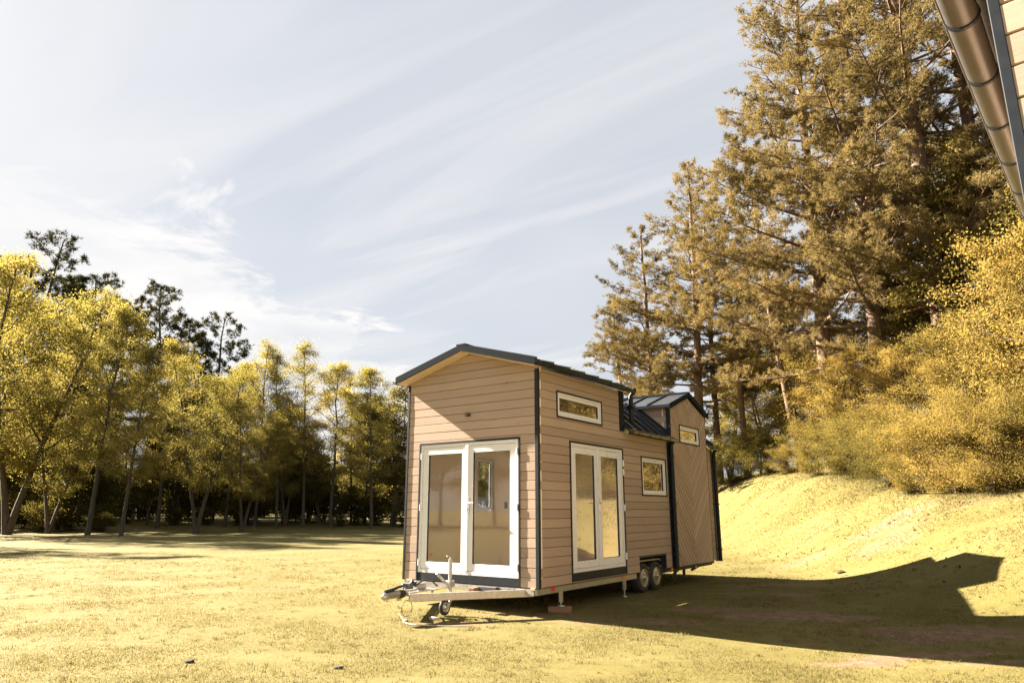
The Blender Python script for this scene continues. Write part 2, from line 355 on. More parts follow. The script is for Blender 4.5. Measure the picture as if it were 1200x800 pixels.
# ------------------------------------------------------------------ tiny house
AZ = R_(35.4); CX, CY = .372, 10.137
house = empty('tiny_house', (CX, CY, 0), -AZ)
tag(house, 'brown timber clad tiny house on a trailer with white french doors', 'tiny house')
W, Z0, EAVE, RZ = 2.57, .36, 3.47, 3.82
SL = (RZ - EAVE) / (W/2)
def clip(poly, a, b, c):          # keep a*u+b*z<=c
    out = []
    for i in range(len(poly)):
        p, q_ = poly[i], poly[(i+1) % len(poly)]; dp = a*p[0]+b*p[1]-c; dq = a*q_[0]+b*q_[1]-c
        if dp <= 0: out.append(p)
        if dp*dq < 0: s = dp/(dp-dq); out.append((p[0]+(q_[0]-p[0])*s, p[1]+(q_[1]-p[1])*s))
    return out
def area(p): return abs(sum(p[i][0]*p[(i+1) % len(p)][1]-p[(i+1) % len(p)][0]*p[i][1] for i in range(len(p))))/2 if len(p) > 2 else 0
def subtract(polys, hole):
    u0, u1, z0, z1 = hole; out = []
    for p in polys:
        if not p or max(k[0] for k in p) <= u0 or min(k[0] for k in p) >= u1 or max(k[1] for k in p) <= z0 or min(k[1] for k in p) >= z1: out.append(p); continue
        a = clip(p, 1, 0, u0); out.append(a)
        p = clip(p, -1, 0, -u0); out.append(clip(p, -1, 0, -u1)); p = clip(p, 1, 0, u1)
        out.append(clip(p, 0, 1, z0)); out.append(clip(p, 0, -1, -z1))
    return [p for p in out if area(p) > 2e-4]
def ccw(p):
    s = sum(p[i][0]*p[(i+1) % len(p)][1]-p[(i+1) % len(p)][0]*p[i][1] for i in range(len(p)))
    return p if s > 0 else p[::-1]
def siding(parent, fn, u0, u1, z0, z1, holes=(), cuts=(), pitch=.133, th=.02, name='siding_board', mt='siding'):
    """horizontal boards; fn(u,z,depth) -> local point; depth 0 is the outer face"""
    z = z0
    while z < z1 - .01:
        zt = min(z + pitch - .0045, z1); polys = [[(u0, z), (u1, z), (u1, zt), (u0, zt)]]
        for c in cuts: polys = [clip(p, *c) for p in polys]
        for h in holes: polys = subtract([p for p in polys if area(p) > 2e-4], h)
        for p in polys:
            if area(p) < 3e-4: continue
            zs = [k[1] for k in p]; zc = (min(zs)+max(zs))/2; hh = max(zs)-min(zs); sh = max(0, (hh-.009)/hh); dp = random.uniform(-.0012, .0012)
            a = [fn(k[0], k[1], th) for k in p]; mid = [fn(k[0], k[1], .006+dp) for k in p]; fr = [fn(k[0], zc+(k[1]-zc)*sh, dp) for k in p]
            n = len(p); mb = MB(); mb.add(a+mid+fr, [tuple(range(n))[::-1], tuple(range(2*n, 3*n))] + [(r*n+i, r*n+(i+1) % n, (r+1)*n+(i+1) % n, (r+1)*n+i) for r in (0, 1) for i in range(n)])
            mb.build(name, M[mt], parent)
        z += pitch
def slab(name, mt, parent, fn, outline, holes, d0, d1):
    polys = [outline]
    for h in holes: polys = subtract(polys, h)
    mb = MB()
    for p in polys: mb.prism([fn(k[0], k[1], d0) for k in p], [fn(k[0], k[1], d1) for k in p])
    return mb.build(name, M[mt], parent)
random.seed(3)
fF = lambda u, z, d: (u, d, z)                 # gable wall, u = x
fS = lambda u, z, d: (-d, u, z)                # long wall, u = y
fL = lambda u, z, d: (-W + d, u, z)
fB = lambda u, z, d: (u, 7.12 - d, z)
fP = lambda u, z, d: (.05 - d, u, z)           # proud chevron panel
DF = (-2.29, -.31, Z0, 2.455)                  # front door hole
DS = (.885, 2.69, .38, 2.455); W1 = (.52, 1.965, 2.78, 3.19); W2 = (3.415, 4.515, 1.665, 2.375); WC = (5.19, 6.28, 2.745, 3.125); ARCH = (3.2, 4.33, .2, .615)
WL = (1.72, 2.28, 1.38, 2.36); WK_ADDED = (2.95, 4.2, .95, 2.4); WM_ADDED = (.12, .70, 2.5, 3.3)  # last two: unseen openings added to brighten the interior
gable = [(-W, Z0), (0, Z0), (0, EAVE), (-W/2, RZ), (-W, EAVE)]
gcuts = [(SL, 1, EAVE), (-SL, 1, EAVE + SL*W)]
wf = slab('gable_wall', 'backing', house, fF, gable, [DF], .022, .05)
slab('lining', 'lining', wf, fF, gable, [DF], .052, .09)
siding(wf, fF, -W, 0, Z0, RZ, [DF], gcuts)
ST = 2.74                                      # step between high and low part
LE = 2.74                                      # low eave
hs = [(0.022, Z0), (ST, Z0), (ST, EAVE), (0.022, EAVE)]
ws = slab('wall', 'backing', house, fS, hs, [DS, W1], .022, .05); slab('lining', 'lining', ws, fS, [(.1, Z0), (ST, Z0), (ST, EAVE), (.1, EAVE)], [DS, W1], .052, .09)
siding(ws, fS, .0215, ST - .01, Z0, EAVE, [DS, W1])
wl2 = slab('wall', 'backing', house, fS, [(ST+.001, Z0), (7.1, Z0), (7.1, LE), (ST+.001, LE)], [W2, ARCH], .022, .05)
slab('lining', 'lining', wl2, fS, [(ST+.001, Z0), (7.0, Z0), (7.0, LE), (ST+.001, LE)], [W2, ARCH], .052, .09)
siding(wl2, fS, ST - .008, 4.76, Z0, LE, [W2, ARCH])
siding(wl2, fS, 6.72, 7.1, Z0, LE)
# far long wall (one real window, two added to light the room), rear wall
wl = slab('wall', 'siding', house, fL, [(.022, Z0), (ST, Z0), (ST, EAVE), (.022, EAVE)], [WL, WM_ADDED], .0, .05)
slab('lining', 'lining', wl, fL, [(.1, Z0), (ST, Z0), (ST, EAVE), (.1, EAVE)], [WL, WM_ADDED], .052, .09)
wl_ = slab('wall', 'siding', house, fL, [(ST+.002, Z0), (7.1, Z0), (7.1, LE), (ST+.002, LE)], [WK_ADDED], .0, .05)
slab('lining', 'lining', wl_, fL, [(ST+.002, Z0), (7.0, Z0), (7.0, LE), (ST+.002, LE)], [WK_ADDED], .052, .09)
slab('wall', 'siding', house, fB, [(-W+.052, Z0), (-.052, Z0), (-.052, LE), (-.75, 3.44), (-W/2, 3.56), (-1.8, 3.44), (-W+.052, LE)], [], .0, .06)
slab('wall', 'siding', house, lambda u, z, d: (u, ST - d, z), [(-W+.1, LE), (-.1, LE), (-.1, EAVE-.02), (-W/2, RZ-.03), (-W+.1, EAVE-.02)], [], .0, .05)
# inside
box('floor_deck', M['floor'], house, -W+.09, -.09, .09, 7.0, .38, .41)
box('ceiling', M['lining'], house, -W+.09, -.09, .09, ST-.06, EAVE-.04, EAVE-.02)
box('partition', M['lining'], house, -W+.09, -.95, 4.3, 4.36, .41, LE)
box('light_switch', M['blackp'], house, -W+.092, -W+.105, 2.6, 2.68, 1.44, 1.56)
# chevron panel
DP0, DP1, DPC, DPE, DPK = 4.76, 6.70, 5.73, 3.40, 3.73
pan = [(DP0, Z0), (DP1, Z0), (DP1, DPE), (DPC, DPK), (DP0, DPE)]
cp = slab('chevron_panel', 'under', house, fP, pan, [WC], .022, .048)
slab('lining', 'lining', cp, fP, pan, [WC], .15, .17)
dsl = (DPK-DPE)/(DPC-DP0)
pitch = .1; s2 = math.sqrt(.5)
for side in (0, 1):
    u0, u1 = (DP0, DPC-.003) if side == 0 else (DPC+.003, DP1)
    du = (s2, -s2) if side == 0 else (s2, s2)      # board direction: down to the middle
    nn = (s2, s2) if side == 0 else (-s2, s2)      # across
    base = [(u0, Z0), (u1, Z0), (u1, DPE if side else DPK), (u0, DPK if side else DPE)]
    vals = [nn[0]*k[0]+nn[1]*k[1] for k in base]; c0 = math.floor(min(vals)/pitch)*pitch
    while c0 < max(vals):
        p = clip(clip(base, -nn[0], -nn[1], -c0), nn[0], nn[1], c0+pitch-.016)
        if area(p) > 4e-4:
            for pc in subtract([p], WC):
                if area(pc) < 6e-4: continue
                pc = ccw(pc); cu = sum(k[0] for k in pc)/len(pc); cz = sum(k[1] for k in pc)/len(pc)
                # local frame: x along board, y across, z outwards
                Mx = Matrix(((0, 0, 1, .05), (du[0], nn[0], 0, cu), (du[1], nn[1], 0, cz), (0, 0, 0, 1)))
                inv = Mx.inverted(); lp = [inv @ Vector((.05, k[0], k[1])) for k in pc]; ys = [k.y for k in lp]; yc = (min(ys)+max(ys))/2
                n = len(lp); a = [(k.x, k.y, -.02) for k in lp]; md = [(k.x, k.y, -.006) for k in lp]; fr = [(k.x, yc+(k.y-yc)*.86, 0) for k in lp]
                mb = MB(); mb.add(a+md+fr, [tuple(range(n))[::-1], tuple(range(2*n, 3*n))] + [(r*n+i, r*n+(i+1) % n, (r+1)*n+(i+1) % n, (r+1)*n+i) for r in (0, 1) for i in range(n)])
                o = mb.build('diagonal_board', M['chev'], cp); o.matrix_local = Mx
        c0 += pitch
box('panel_edge', M['anth'], cp, -.02, .058, DP0-.045, DP0-.002, LE+.05, DPE)
box('panel_edge', M['anth'], cp, -.0, .052, DP1+.002, DP1+.02, Z0, DPE)
# dormer cheek
def lowroof_z(x): return LE + .09 + (.09 - x)*.84 if x > -.72 else LE + .09 + .81*.84 + (-.72 - x)*.2
fC = lambda u, z, d: (u, DP0 + d - .0, z)
ck = slab('dormer_cheek', 'backing', house, fC, [(-.03, lowroof_z(-.03)-.04), (-.03, DPE), (-.72, DPE), (-.72, lowroof_z(-.72)-.04)], [], .022, .05)
siding(ck, fC, -.8, .025, 2.86, DPE+.03, [], [(-.84, -1, -(LE+.09+.09*.84))])
ck2 = slab('dormer_cheek', 'siding', house, lambda u, z, d: (u, DP1 - d, z), [(-.03, lowroof_z(-.03)-.04), (-.03, DPE), (-.72, DPE), (-.72, lowroof_z(-.72)-.04)], [], .0, .05)

# roofs
OV = .22
def gable_roof(name, mt, y0, y1, prof, th, parent=house):
    """prof: list of (x,z) from right eave to left eave, top surface"""
    mb = MB()
    for (xa, za), (xb, zb) in zip(prof[:-1], prof[1:]):
        mb.prism([(xa, y0, za), (xb, y0, zb), (xb, y0, zb-th), (xa, y0, za-th)][::-1], [(xa, y1, za), (xb, y1, zb), (xb, y1, zb-th), (xa, y1, za-th)][::-1])
    return mb.build(name, M[mt], parent)
EX = .11
top = [(EX, EAVE - SL*EX + .11), (-W/2, RZ + .11), (-W-EX, EAVE - SL*EX + .11)]
rf = gable_roof('roof', 'roof', -OV, ST + .1, top, .085)
gable_roof('soffit', 'soffit', -OV+.012, 0.0, [(EX-.03, top[0][1]-.09), (-W/2, top[1][1]-.088), (-W-EX+.03, top[2][1]-.09)], .018, rf)
gable_roof('verge_trim', 'anthm', -OV-.012, -OV-.001, [(a, z+.012) for a, z in top], .105, rf)
for k in range(7):
    y = -OV + .05 + k*.47
    for s in (0, 2):
        a, b_ = top[1], top[s]; MB().bar((a[0], y, a[1]+.014), (b_[0], y, b_[1]+.014), .012, .026).build('standing_seam', M['roof'], rf)
box('ridge_cap', M['roof'], rf, -W/2-.09, -W/2+.09, -OV-.013, ST+.1, RZ+.108, RZ+.128)
def gutter(parent, x, y0, y1, z, r=.055, n=10, brackets=(), mt='gutter', sgn=1):
    mb = MB(); pr = [(x + r*math.cos(math.pi + math.pi*k/n), z + r*math.sin(math.pi + math.pi*k/n)) for k in range(n+1)]
    pr += [(x + (r-.004)*math.cos(2*math.pi - math.pi*k/n), z + (r-.004)*math.sin(2*math.pi - math.pi*k/n)) for k in range(n+1)]
    nn_ = len(pr); mb.add([(a, y0, c) for a, c in pr] + [(a, y1, c) for a, c in pr], [(i, (i+1) % nn_, nn_+(i+1) % nn_, nn_+i) for i in range(nn_)], True)
    for y in (y0, y1):       # end caps
        mb.add([(a, y, c) for a, c in pr[:n+1]], [tuple(range(n+1))])
    g = mb.build('gutter', M[mt], parent)
    MB().tube([(x + sgn*r, y0, z+.002), (x + sgn*r, y1, z+.002)], .009, 8).build('gutter_bead', M[mt], g)
    for y in brackets:
        mb = MB(); pts = [(x + (r+.004)*math.cos(math.pi + math.pi*k/n), z + (r+.004)*math.sin(math.pi + math.pi*k/n)) for k in range(n+1)]
        pts = [(a, y, c) for a, c in pts]
        for p_, q_ in zip(pts[:-1], pts[1:]): mb.bar(p_, q_, .022, .005, up=(0, 0, 1) if abs(p_[2]-q_[2]) < abs(p_[0]-q_[0]) else (1, 0, 0))
        mb.build('gutter_bracket', M['anth'], g)
    return g
gutter(rf, EX+.045, -OV+.02, ST+.16, top[0][1]-.055, .048, brackets=[.1+.62*k for k in range(5)], mt='anth')
gutter(rf, -W-EX-.045, -OV+.02, ST+.16, top[0][1]-.055, .048, mt='anth', sgn=-1)
# low roof
lp_ = [(.13, lowroof_z(.13)), (-.72, lowroof_z(-.72)), (-W/2, lowroof_z(-W/2)), (-W+.72, lowroof_z(-.72)), (-W-.13, lowroof_z(.13))]
lr = gable_roof('roof', 'roof', ST+.005, DP0-.004, lp_, .05)
gable_roof('roof', 'roof', DP0-.0035, DP1+.0035, [(-.04, lowroof_z(-.04))] + lp_[1:], .05)
lr2 = gable_roof('roof', 'roof', DP1+.004, 7.2, lp_, .05)
for y in [ST+.12 + .37*k for k in range(12)]:
    a, b_ = lp_[0], lp_[1]
    if not (DP0-.05 < y < DP1+.1): MB().bar((a[0], y, a[1]+.018), (b_[0], y, b_[1]+.018), .014, .036).build('standing_seam', M['roof'], lr)
gutter(lr, .17, ST+.02, DP0+.02, lp_[0][1]-.04, .045, brackets=[ST+.25+.45*k for k in range(5)])
gutter(lr2, .17, DP1+.03, 7.24, lp_[0][1]-.04, .045, mt='anth')
# cheek flashing
a, b_ = (.0, lowroof_z(0)), (-.72, lowroof_z(-.72)); MB().bar((a[0], DP0-.03, a[1]+.02), (b_[0], DP0-.03, b_[1]+.02), .06, .04).build('flashing', M['anth'], lr)
# dormer roof
dz = .115; ED = .11
dprof = [(DP0-ED, DPE - dsl*ED + dz), (DPC, DPK + dz), (DP1+ED, DPE - dsl*ED + dz)]
mb = MB()
for (ya, za), (yb, zb) in zip(dprof[:-1], dprof[1:]):
    mb.prism([(.09, ya, za), (.09, yb, zb), (.09, yb, zb-.06), (.09, ya, za-.06)], [(-1.9, ya, za), (-1.9, yb, zb), (-1.9, yb, zb-.06), (-1.9, ya, za-.06)])
dr = mb.build('dormer_roof', M['roof'], house)
mb = MB()
for (ya, za), (yb, zb) in zip(dprof[:-1], dprof[1:]):
    mb.prism([(.105, ya, za+.012), (.105, yb, zb+.012), (.105, yb, zb-.1), (.105, ya, za-.1)], [(.0915, ya, za+.012), (.0915, yb, zb+.012), (.0915, yb, zb-.1), (.0915, ya, za-.1)])
mb.build('verge_trim', M['anthm'], dr)
for x in (-.38, -.85, -1.32):
    for s in (0, 2): MB().bar((x, dprof[1][0], dprof[1][1]+.014), (x, dprof[s][0], dprof[s][1]+.014), .02, .028).build('standing_seam', M['anth'], dr)
MB().bar((.1, DPC, DPK+dz+.006), (-1.9, DPC, DPK+dz+.006), .12, .02).build('ridge_cap', M['roof'], dr)
# trims and pipes
def trim(x0, x1, y0, y1, z0, z1): return box('corner_trim', M['anth'], house, x0, x1, y0, y1, z0, z1, bevel=.004)
trim(-.045, .012, -.012, .045, Z0-.01, EAVE-.03); trim(-W-.012, -W+.03, -.012, .04, Z0-.01, EAVE-.03)
trim(-.03, .012, 7.06, 7.13, Z0-.02, LE); trim(-.02, .012, 4.62, 4.74, Z0-.01, LE-.02)
stf = MB()
for k in range(6): stf.box(-.06, .014 + .01*(k % 2), ST-.13+.024*k, ST-.13+.024*(k+1), LE+.02, EAVE+.0)
stf.build('step_flashing', M['anth'], house)
def pipe(y, x, zt, zb, parent=house, shoe=True):
    mb = MB().tube([(x+.08, y, zt+.05), (x+.07, y, zt), (x, y, zt-.08), (x, y, zb+.06), (x, y, zb)], .042, 12)
    o = mb.build('downpipe', M['anth'], parent)
    for z in (zt-.3, (zt+zb)/2, zb+.25):
        if zb < z < zt: MB().box(x-.06, x+.048, y-.052, y+.052, z-.012, z+.012).build('pipe_clip', M['anth'], o)
pipe(4.70, .065, LE, Z0-.03); pipe(7.1, .065, LE, Z0-.02); pipe(ST+.2, .08, EAVE+.02, LE+.2)

# doors and windows
def glaze(parent, fn, u0, u1, z0, z1, d, fw, leafname='sash', bevel=.004):
    mb = MB()
    for a in ((u0, u0+fw, z0, z1), (u1-fw, u1, z0, z1), (u0+fw, u1-fw, z0, z0+fw), (u0+fw, u1-fw, z1-fw, z1)):
        p = [(a[0], a[2]), (a[1], a[2]), (a[1], a[3]), (a[0], a[3])]; mb.prism([fn(*k, d+.055) for k in p], [fn(*k, d) for k in p])
    o = mb.build(leafname, M['white'], parent, bevel)
    gk = MB()
    for a in ((u0+fw-.001, u0+fw+.007, z0+fw, z1-fw), (u1-fw-.007, u1-fw+.001, z0+fw, z1-fw), (u0+fw, u1-fw, z0+fw-.001, z0+fw+.007), (u0+fw, u1-fw, z1-fw-.007, z1-fw+.001)):
        p = [(a[0], a[2]), (a[1], a[2]), (a[1], a[3]), (a[0], a[3])]; gk.prism([fn(*k, d+.04) for k in p], [fn(*k, d+.012) for k in p])
    gk.build('gasket', M['blackp'], parent)
    MB().add([fn(u0+fw-.003, z0+fw-.003, d+.026), fn(u1-fw+.003, z0+fw-.003, d+.026), fn(u1-fw+.003, z1-fw+.003, d+.026), fn(u0+fw-.003, z1-fw+.003, d+.026)], [(0, 1, 2, 3)]).build('pane', M['glass'], parent)
    return o
def surround(name, mt, parent, fn, u0, u1, z0, z1, w_, d0, d1, bottom=True):
    mb = MB(); L_ = [(u0, u0+w_, z0, z1), (u1-w_, u1, z0, z1), (u0+w_, u1-w_, z1-w_, z1)]
    if bottom: L_.append((u0+w_, u1-w_, z0, z0+w_))
    for a in L_:
        p = [(a[0], a[2]), (a[1], a[2]), (a[1], a[3]), (a[0], a[3])]; mb.prism([fn(*k, d1) for k in p], [fn(*k, d0) for k in p])
    return mb.build(name, M[mt], parent)
def anchor(name, fn, h):
    return empty_child(name, fn((h[0]+h[1])/2, h[2], 0))
def empty_child(name, loc):
    o = empty(name, (0, 0, 0)); o.parent = house; return o
def window(fn, h, fw=.075):
    o = empty_child('window', None)
    surround('trim', 'anth', o, fn, *h, .024, -.014, .05)
    i = (h[0]+.025, h[1]-.025, h[2]+.025, h[3]-.025)
    surround('reveal', 'white', o, fn, *i, .028, -.004, .09)
    glaze(o, fn, i[0]+.03, i[1]-.03, i[2]+.03, i[3]-.03, .006, fw-.03)
    return o
window(fS, W1, .08); window(fS, W2, .075); window(fP, WC, .072)
o = empty_child('window', None)
surround('reveal', 'white', o, fL, *WL, .03, -.01, .1); glaze(o, fL, WL[0]+.032, WL[1]-.032, WL[2]+.032, WL[3]-.032, .02, .05)
o = empty_child('window', None)  # unseen high window, added so sun reaches the inner wall
surround('reveal', 'white', o, fL, *WM_ADDED, .03, -.01, .1); glaze(o, fL, WM_ADDED[0]+.032, WM_ADDED[1]-.032, WM_ADDED[2]+.032, WM_ADDED[3]-.032, .02, .05)
o = empty_child('window', None)  # unseen large window, added so sunlight bounces around inside
surround('reveal', 'white', o, fL, *WK_ADDED, .03, -.01, .1); glaze(o, fL, WK_ADDED[0]+.032, WK_ADDED[1]-.032, WK_ADDED[2]+.032, WK_ADDED[3]-.032, .02, .05)
def french(fn, h, thr, fw=.05, stile=.105, mid=0., hz_=1.47):
    o = empty_child('french_door', None)
    surround('trim', 'anth', o, fn, h[0], h[1], h[2], h[3], .026, -.014, .05, False)
    u0, u1, z0, z1 = h[0]+.028, h[1]-.028, thr, h[3]-.028
    surround('door_frame', 'white', o, fn, u0, u1, z0, z1, fw, -.002, .085)
    c = (u0+u1)/2 + mid
    glaze(o, fn, u0+fw+.004, c-.003, z0+fw+.004, z1-fw-.004, .004, stile, 'door_leaf'); glaze(o, fn, c+.003, u1-fw-.004, z0+fw+.004, z1-fw-.004, .004, stile, 'door_leaf')
    p = [(c-.032, z0+fw), (c+.028, z0+fw), (c+.028, z1-fw), (c-.032, z1-fw)]
    MB().prism([fn(*k, .003) for k in p], [fn(*k, -.012) for k in p]).build('meeting_stile', M['white'], o, .004)
    p = [(h[0]+.027, h[2]), (h[1]-.027, h[2]), (h[1]-.027, thr-.002), (h[0]+.027, thr-.002)]
    MB().prism([fn(*k, .06) for k in p], [fn(*k, -.006) for k in p]).build('threshold', M['anth'], o)
    return o, c, u0, u1, z0, z1
d, c, u0, u1, z0, z1 = french(fF, DF, .475)
# lever handle on the front door
p = [(c+.02, 1.36), (c+.055, 1.36), (c+.055, 1.60), (c+.02, 1.60)]
hp = MB().prism([fF(*k, -.011) for k in p], [fF(*k, -.022) for k in p]).build('handle', M['chrome'], d, .004)
hp2 = MB().tube([(c+.037, -.02, 1.52), (c+.037, -.06, 1.52), (c+.05, -.068, 1.52), (c+.18, -.066, 1.515)], .010, 8).build('lever', M['chrome'], hp)
MB().lathe((c+.037, -.021, 1.42), (0, -1, 0), [(0, .013), (.008, .013), (.009, .004)], 10).build('key_cylinder', M['under'], hp)
for z in (.62, 1.45, 2.25):
    for u in (u0+.02, u1-.02): MB().tube([(u, -.013, z-.05), (u, -.013, z+.05)], .011, 8).build('hinge', M['white'], d)
box('sticker', M['red'], d, -2.035, -2.0, .026, .0275, .72, .76)
d, c, u0, u1, z0, z1 = french(fS, DS, .50)
p = [(c-.02, 1.36), (c+.012, 1.36), (c+.012, 1.60), (c-.02, 1.60)]
hp = MB().prism([fS(*k, -.0125) for k in p], [fS(*k, -.022) for k in p]).build('handle', M['chrome'], d, .004)
MB().tube([(.02, c, 1.52), (.06, c, 1.52), (.066, c-.02, 1.52), (.066, c-.12, 1.515)], .010, 8).build('lever', M['chrome'], hp)
for z in (.66, 1.45, 2.2, 2.05):
    MB().tube([(.02, u1+.004, z-.055), (.02, u1+.004, z+.055)], .014, 8).build('hinge', M['white'], d)
# fixture on the gable
fx = box('lamp_bracket', M['block'], house, -1.34, -1.30, -.03, -.0015, 2.83, 2.89); box('lamp_bracket', M['under'], house, -1.285, -1.25, -.025, -.0015, 2.83, 2.875)

# ------- trailer
tr_ = empty_child('trailer', None)
box('floor_frame', M['under'], tr_, -W+.06, -.06, .05, 7.05, .30, .355)
for x in (-.075, -W+.03):
    box('chassis_rail', M['galv'], tr_, x, x+.045, .0, 3.12, .265, .345); box('chassis_rail', M['under'], tr_, x-.06, x-.015, 4.36, 7.0, .265, .345)
box('cross_member', M['galv'], tr_, -W+.08, -.08, -.012, .04, .265, .345)
for y in (1.5, 3.0, 4.6, 6.0): box('cross_member', M['galv'], tr_, -W+.08, -.08, y, y+.05, .2655, .2995)
for x in (-W+.10, -.13): box('joist_end', M['soffit'], tr_, x, x+.07, -.02, .0, .335, .3585)
for s in (-1, 1):
    xa = -W/2 + s*.10; xb = -W/2 + s*1.12
    MB().bar((xa, -1.32, .285), (xb, .12, .285), .05, .10).build('drawbar', M['galv'], tr_, .006)
# coupling
cpl = MB().tube([(-W/2, -1.10, .335), (-W/2, -1.42, .335)], [.042, .042], 14).build('coupling', M['galv'], tr_)
MB().tube([(-W/2, -1.40, .335), (-W/2, -1.46, .335), (-W/2, -1.60, .33), (-W/2, -1.68, .32), (-W/2, -1.70, .31)], [.048, .05, .048, .045, .03], 14).build('coupling_head', M['steel'], cpl)
MB().tube([(-W/2, -1.66, .385), (-W/2, -1.52, .40), (-W/2, -1.40, .425), (-W/2, -1.33, .43)], [.02, .022, .018, .016], 8).build('coupling_lever', M['blackp'], cpl)
MB().tube([(-W/2, -1.42, .335), (-W/2, -1.33, .335), (-W/2, -1.32, .335)], [.055, .052, .046], 14).build('bellows', M['black'], cpl)
box('mount_plate', M['galv'], cpl, -W/2-.09, -W/2+.09, -1.30, -.72, .337, .352)
box('junction_box', M['blackp'], tr_, -W/2-.34, -W/2-.20, -.98, -.84, .345, .43, bevel=.012)
MB().tube([(-W/2-.27, -.98, .38), (-W/2-.22, -1.12, .43), (-W/2-.10, -1.22, .40), (-W/2-.03, -1.30, .39)], .011, 6).build('trailer_plug_lead', M['blackp'], tr_)
MB().tube([(-W/2-.05, -1.05, .40), (-W/2-.04, -.9, .47), (-W/2+.02, -.78, .45), (-W/2+.05, -.7, .38)], .013, 6).build('brake_cable', M['blackp'], tr_)
box('timber_packer', M['block'], tr_, -W/2+.22, -W/2+.32, -.22, -.03, .25, .33, bevel=.006)
box('tool_box', M['under'], tr_, -W/2+.28, -W/2+.62, -.10, -.013, .25, .345, bevel=.008)
box('tow_socket', M['blackp'], tr_, -W/2+.78, -W/2+.9, -.06, -.013, .27, .34, bevel=.008)
# handbrake + jockey wheel
MB().bar((-W/2-.08, -.93, .36), (-W/2-.08, -1.10, .47), .02, .05).build('handbrake_lever', M['blackp'], tr_)
MB().box(-W/2-.11, -W/2-.05, -1.02, -.82, .353, .43).build('ratchet', M['galv'], tr_, .01)
jk = MB().tube([(-W/2+.16, -.56, .22), (-W/2+.16, -.56, .74)], .026, 12).build('jockey_wheel', M['galv'], tr_)
MB().tube([(-W/2+.16, -.56, .74), (-W/2+.16, -.56, .77), (-W/2+.16, -.62, .775), (-W/2+.16, -.64, .78)], .010, 8).build('crank', M['galv'], jk)
MB().box(-W/2+.10, -W/2+.20, -.62, -.50, .36, .45).build('clamp', M['galv'], jk, .01)
MB().bar((-W/2+.10, -.60, .42), (-W/2+.10, -.78, .56), .02, .035).build('clamp_lever', M['galv'], jk)
for s in (-.045, .045): MB().bar((-W/2+.16+s, -.56, .23), (-W/2+.16+s, -.66, .105), .008, .05).build('fork', M['galv'], jk)
def wheel_mesh(name, c, r, w_, parent, rim_r, rm):
    c = Vector(c); x = w_/2; b_ = min(.03, x*.6)
    o = MB().lathe(c, (1, 0, 0), [(-x, rim_r), (-x, r-b_), (-x+b_*.5, r-b_*.3), (-x+b_, r), (x-b_, r), (x-b_*.5, r-b_*.3), (x, r-b_), (x, rim_r), (x-.02, rim_r-.005)], 32).build(name, M['black'], parent)
    tr2 = MB(); tr2.lathe(c, (1, 0, 0), [(x-.012, rim_r-.001), (x+.004, rim_r-.004), (x+.002, rim_r-.016), (x-.025, rim_r-.03), (x-.03, rim_r*.62), (x-.008, rim_r*.5), (x-.004, rim_r*.34), (x+.012, rim_r*.3), (x+.012, .001)], 32)
    return o, tr2.build('rim', M[rm], o)
wheel_mesh('tyre', (-W/2+.16, -.665, .105), .105, .05, jk, .07, 'galv')
for y in (3.46, 3.99):
    wh = empty_child('wheel', None); wh.parent = tr_
    t_ = MB(); o, rm = wheel_mesh('tyre', (-.13, y, .25), .255, .17, tr_, .158, 'steel'); wh_ = o; wh_.name = 'wheel'
    bpy.data.objects.remove(wh)
    for k in range(5):
        a = 2*math.pi*k/5; MB().lathe((-.04, y+.068*math.cos(a), .25+.068*math.sin(a)), (1, 0, 0), [(-.03, .011), (0, .011), (.001, .001)], 8).build('wheel_nut', M['galv'], wh_)
    o, rm = wheel_mesh('wheel', (-W+.13, y, .25), .255, .17, tr_, .158, 'steel')
MB().tube([(-W+.2, 3.46, .25), (-.2, 3.46, .25)], .03, 8).build('axle', M['under'], tr_); MB().tube([(-W+.2, 3.99, .25), (-.2, 3.99, .25)], .03, 8).build('axle', M['under'], tr_)
mb = MB(); mb.box(-.27, -.02, ARCH[0]-.0, ARCH[0]+.01, .3, .62); mb.box(-.27, -.02, ARCH[1]-.01, ARCH[1], .3, .62); mb.box(-.28, -.27, ARCH[0], ARCH[1], .3, .62); mb.box(-.28, -.02, ARCH[0], ARCH[1], .62, .63)
mb.build('wheel_arch', M['blackp'], tr_); box('arch_trim', M['anth'], tr_, -.02, .008, ARCH[1]-.02, ARCH[1]+.015, .36, .63); box('arch_trim', M['anth'], tr_, -.02, .008, ARCH[0], ARCH[1]-.021, .6, .63)
MB().tube([(-.1, 3.2+.0, .50), (-.1, 3.3, .53), (-.1, 4.2, .53), (-.1, 4.3, .5)], .02, 6).build('mudguard', M['galv'], tr_)
def leg(x, y, zt, zb, mt='galv'):
    o = MB().bar((x, y, zt), (x, y, zt-.14), .045, .045, up=(0, 1, 0)).build('support_leg', M[mt], tr_)
    MB().tube([(x, y, zt-.12), (x, y, zb+.012)], .014, 8).build('screw', M['steel'] if mt == 'galv' else M[mt], o)
    MB().lathe((x, y, zb), (0, 0, 1), [(0, .05), (.012, .05), (.014, .012)], 14).build('foot', M[mt], o)
    return o
GZ0 = .0
leg(-.03, .62, .264, hz(CX, CY) + .085); leg(-.03, 2.64, .264, .012)
leg(-.2, 5.2, .264, .012, 'under'); leg(-.25, 5.78, .264, .012, 'under'); leg(-W+.06, .62, .264, .012); leg(-W+.2, 5.2, .264, .012, 'under')
MB().bar((-.2, 5.0, .16), (-.2, 5.5, .29), .03, .03).build('brace', M['under'], tr_); MB().bar((-.25, 6.2, .2), (-.25, 6.9, .3), .04, .04).build('rear_bar', M['under'], tr_)
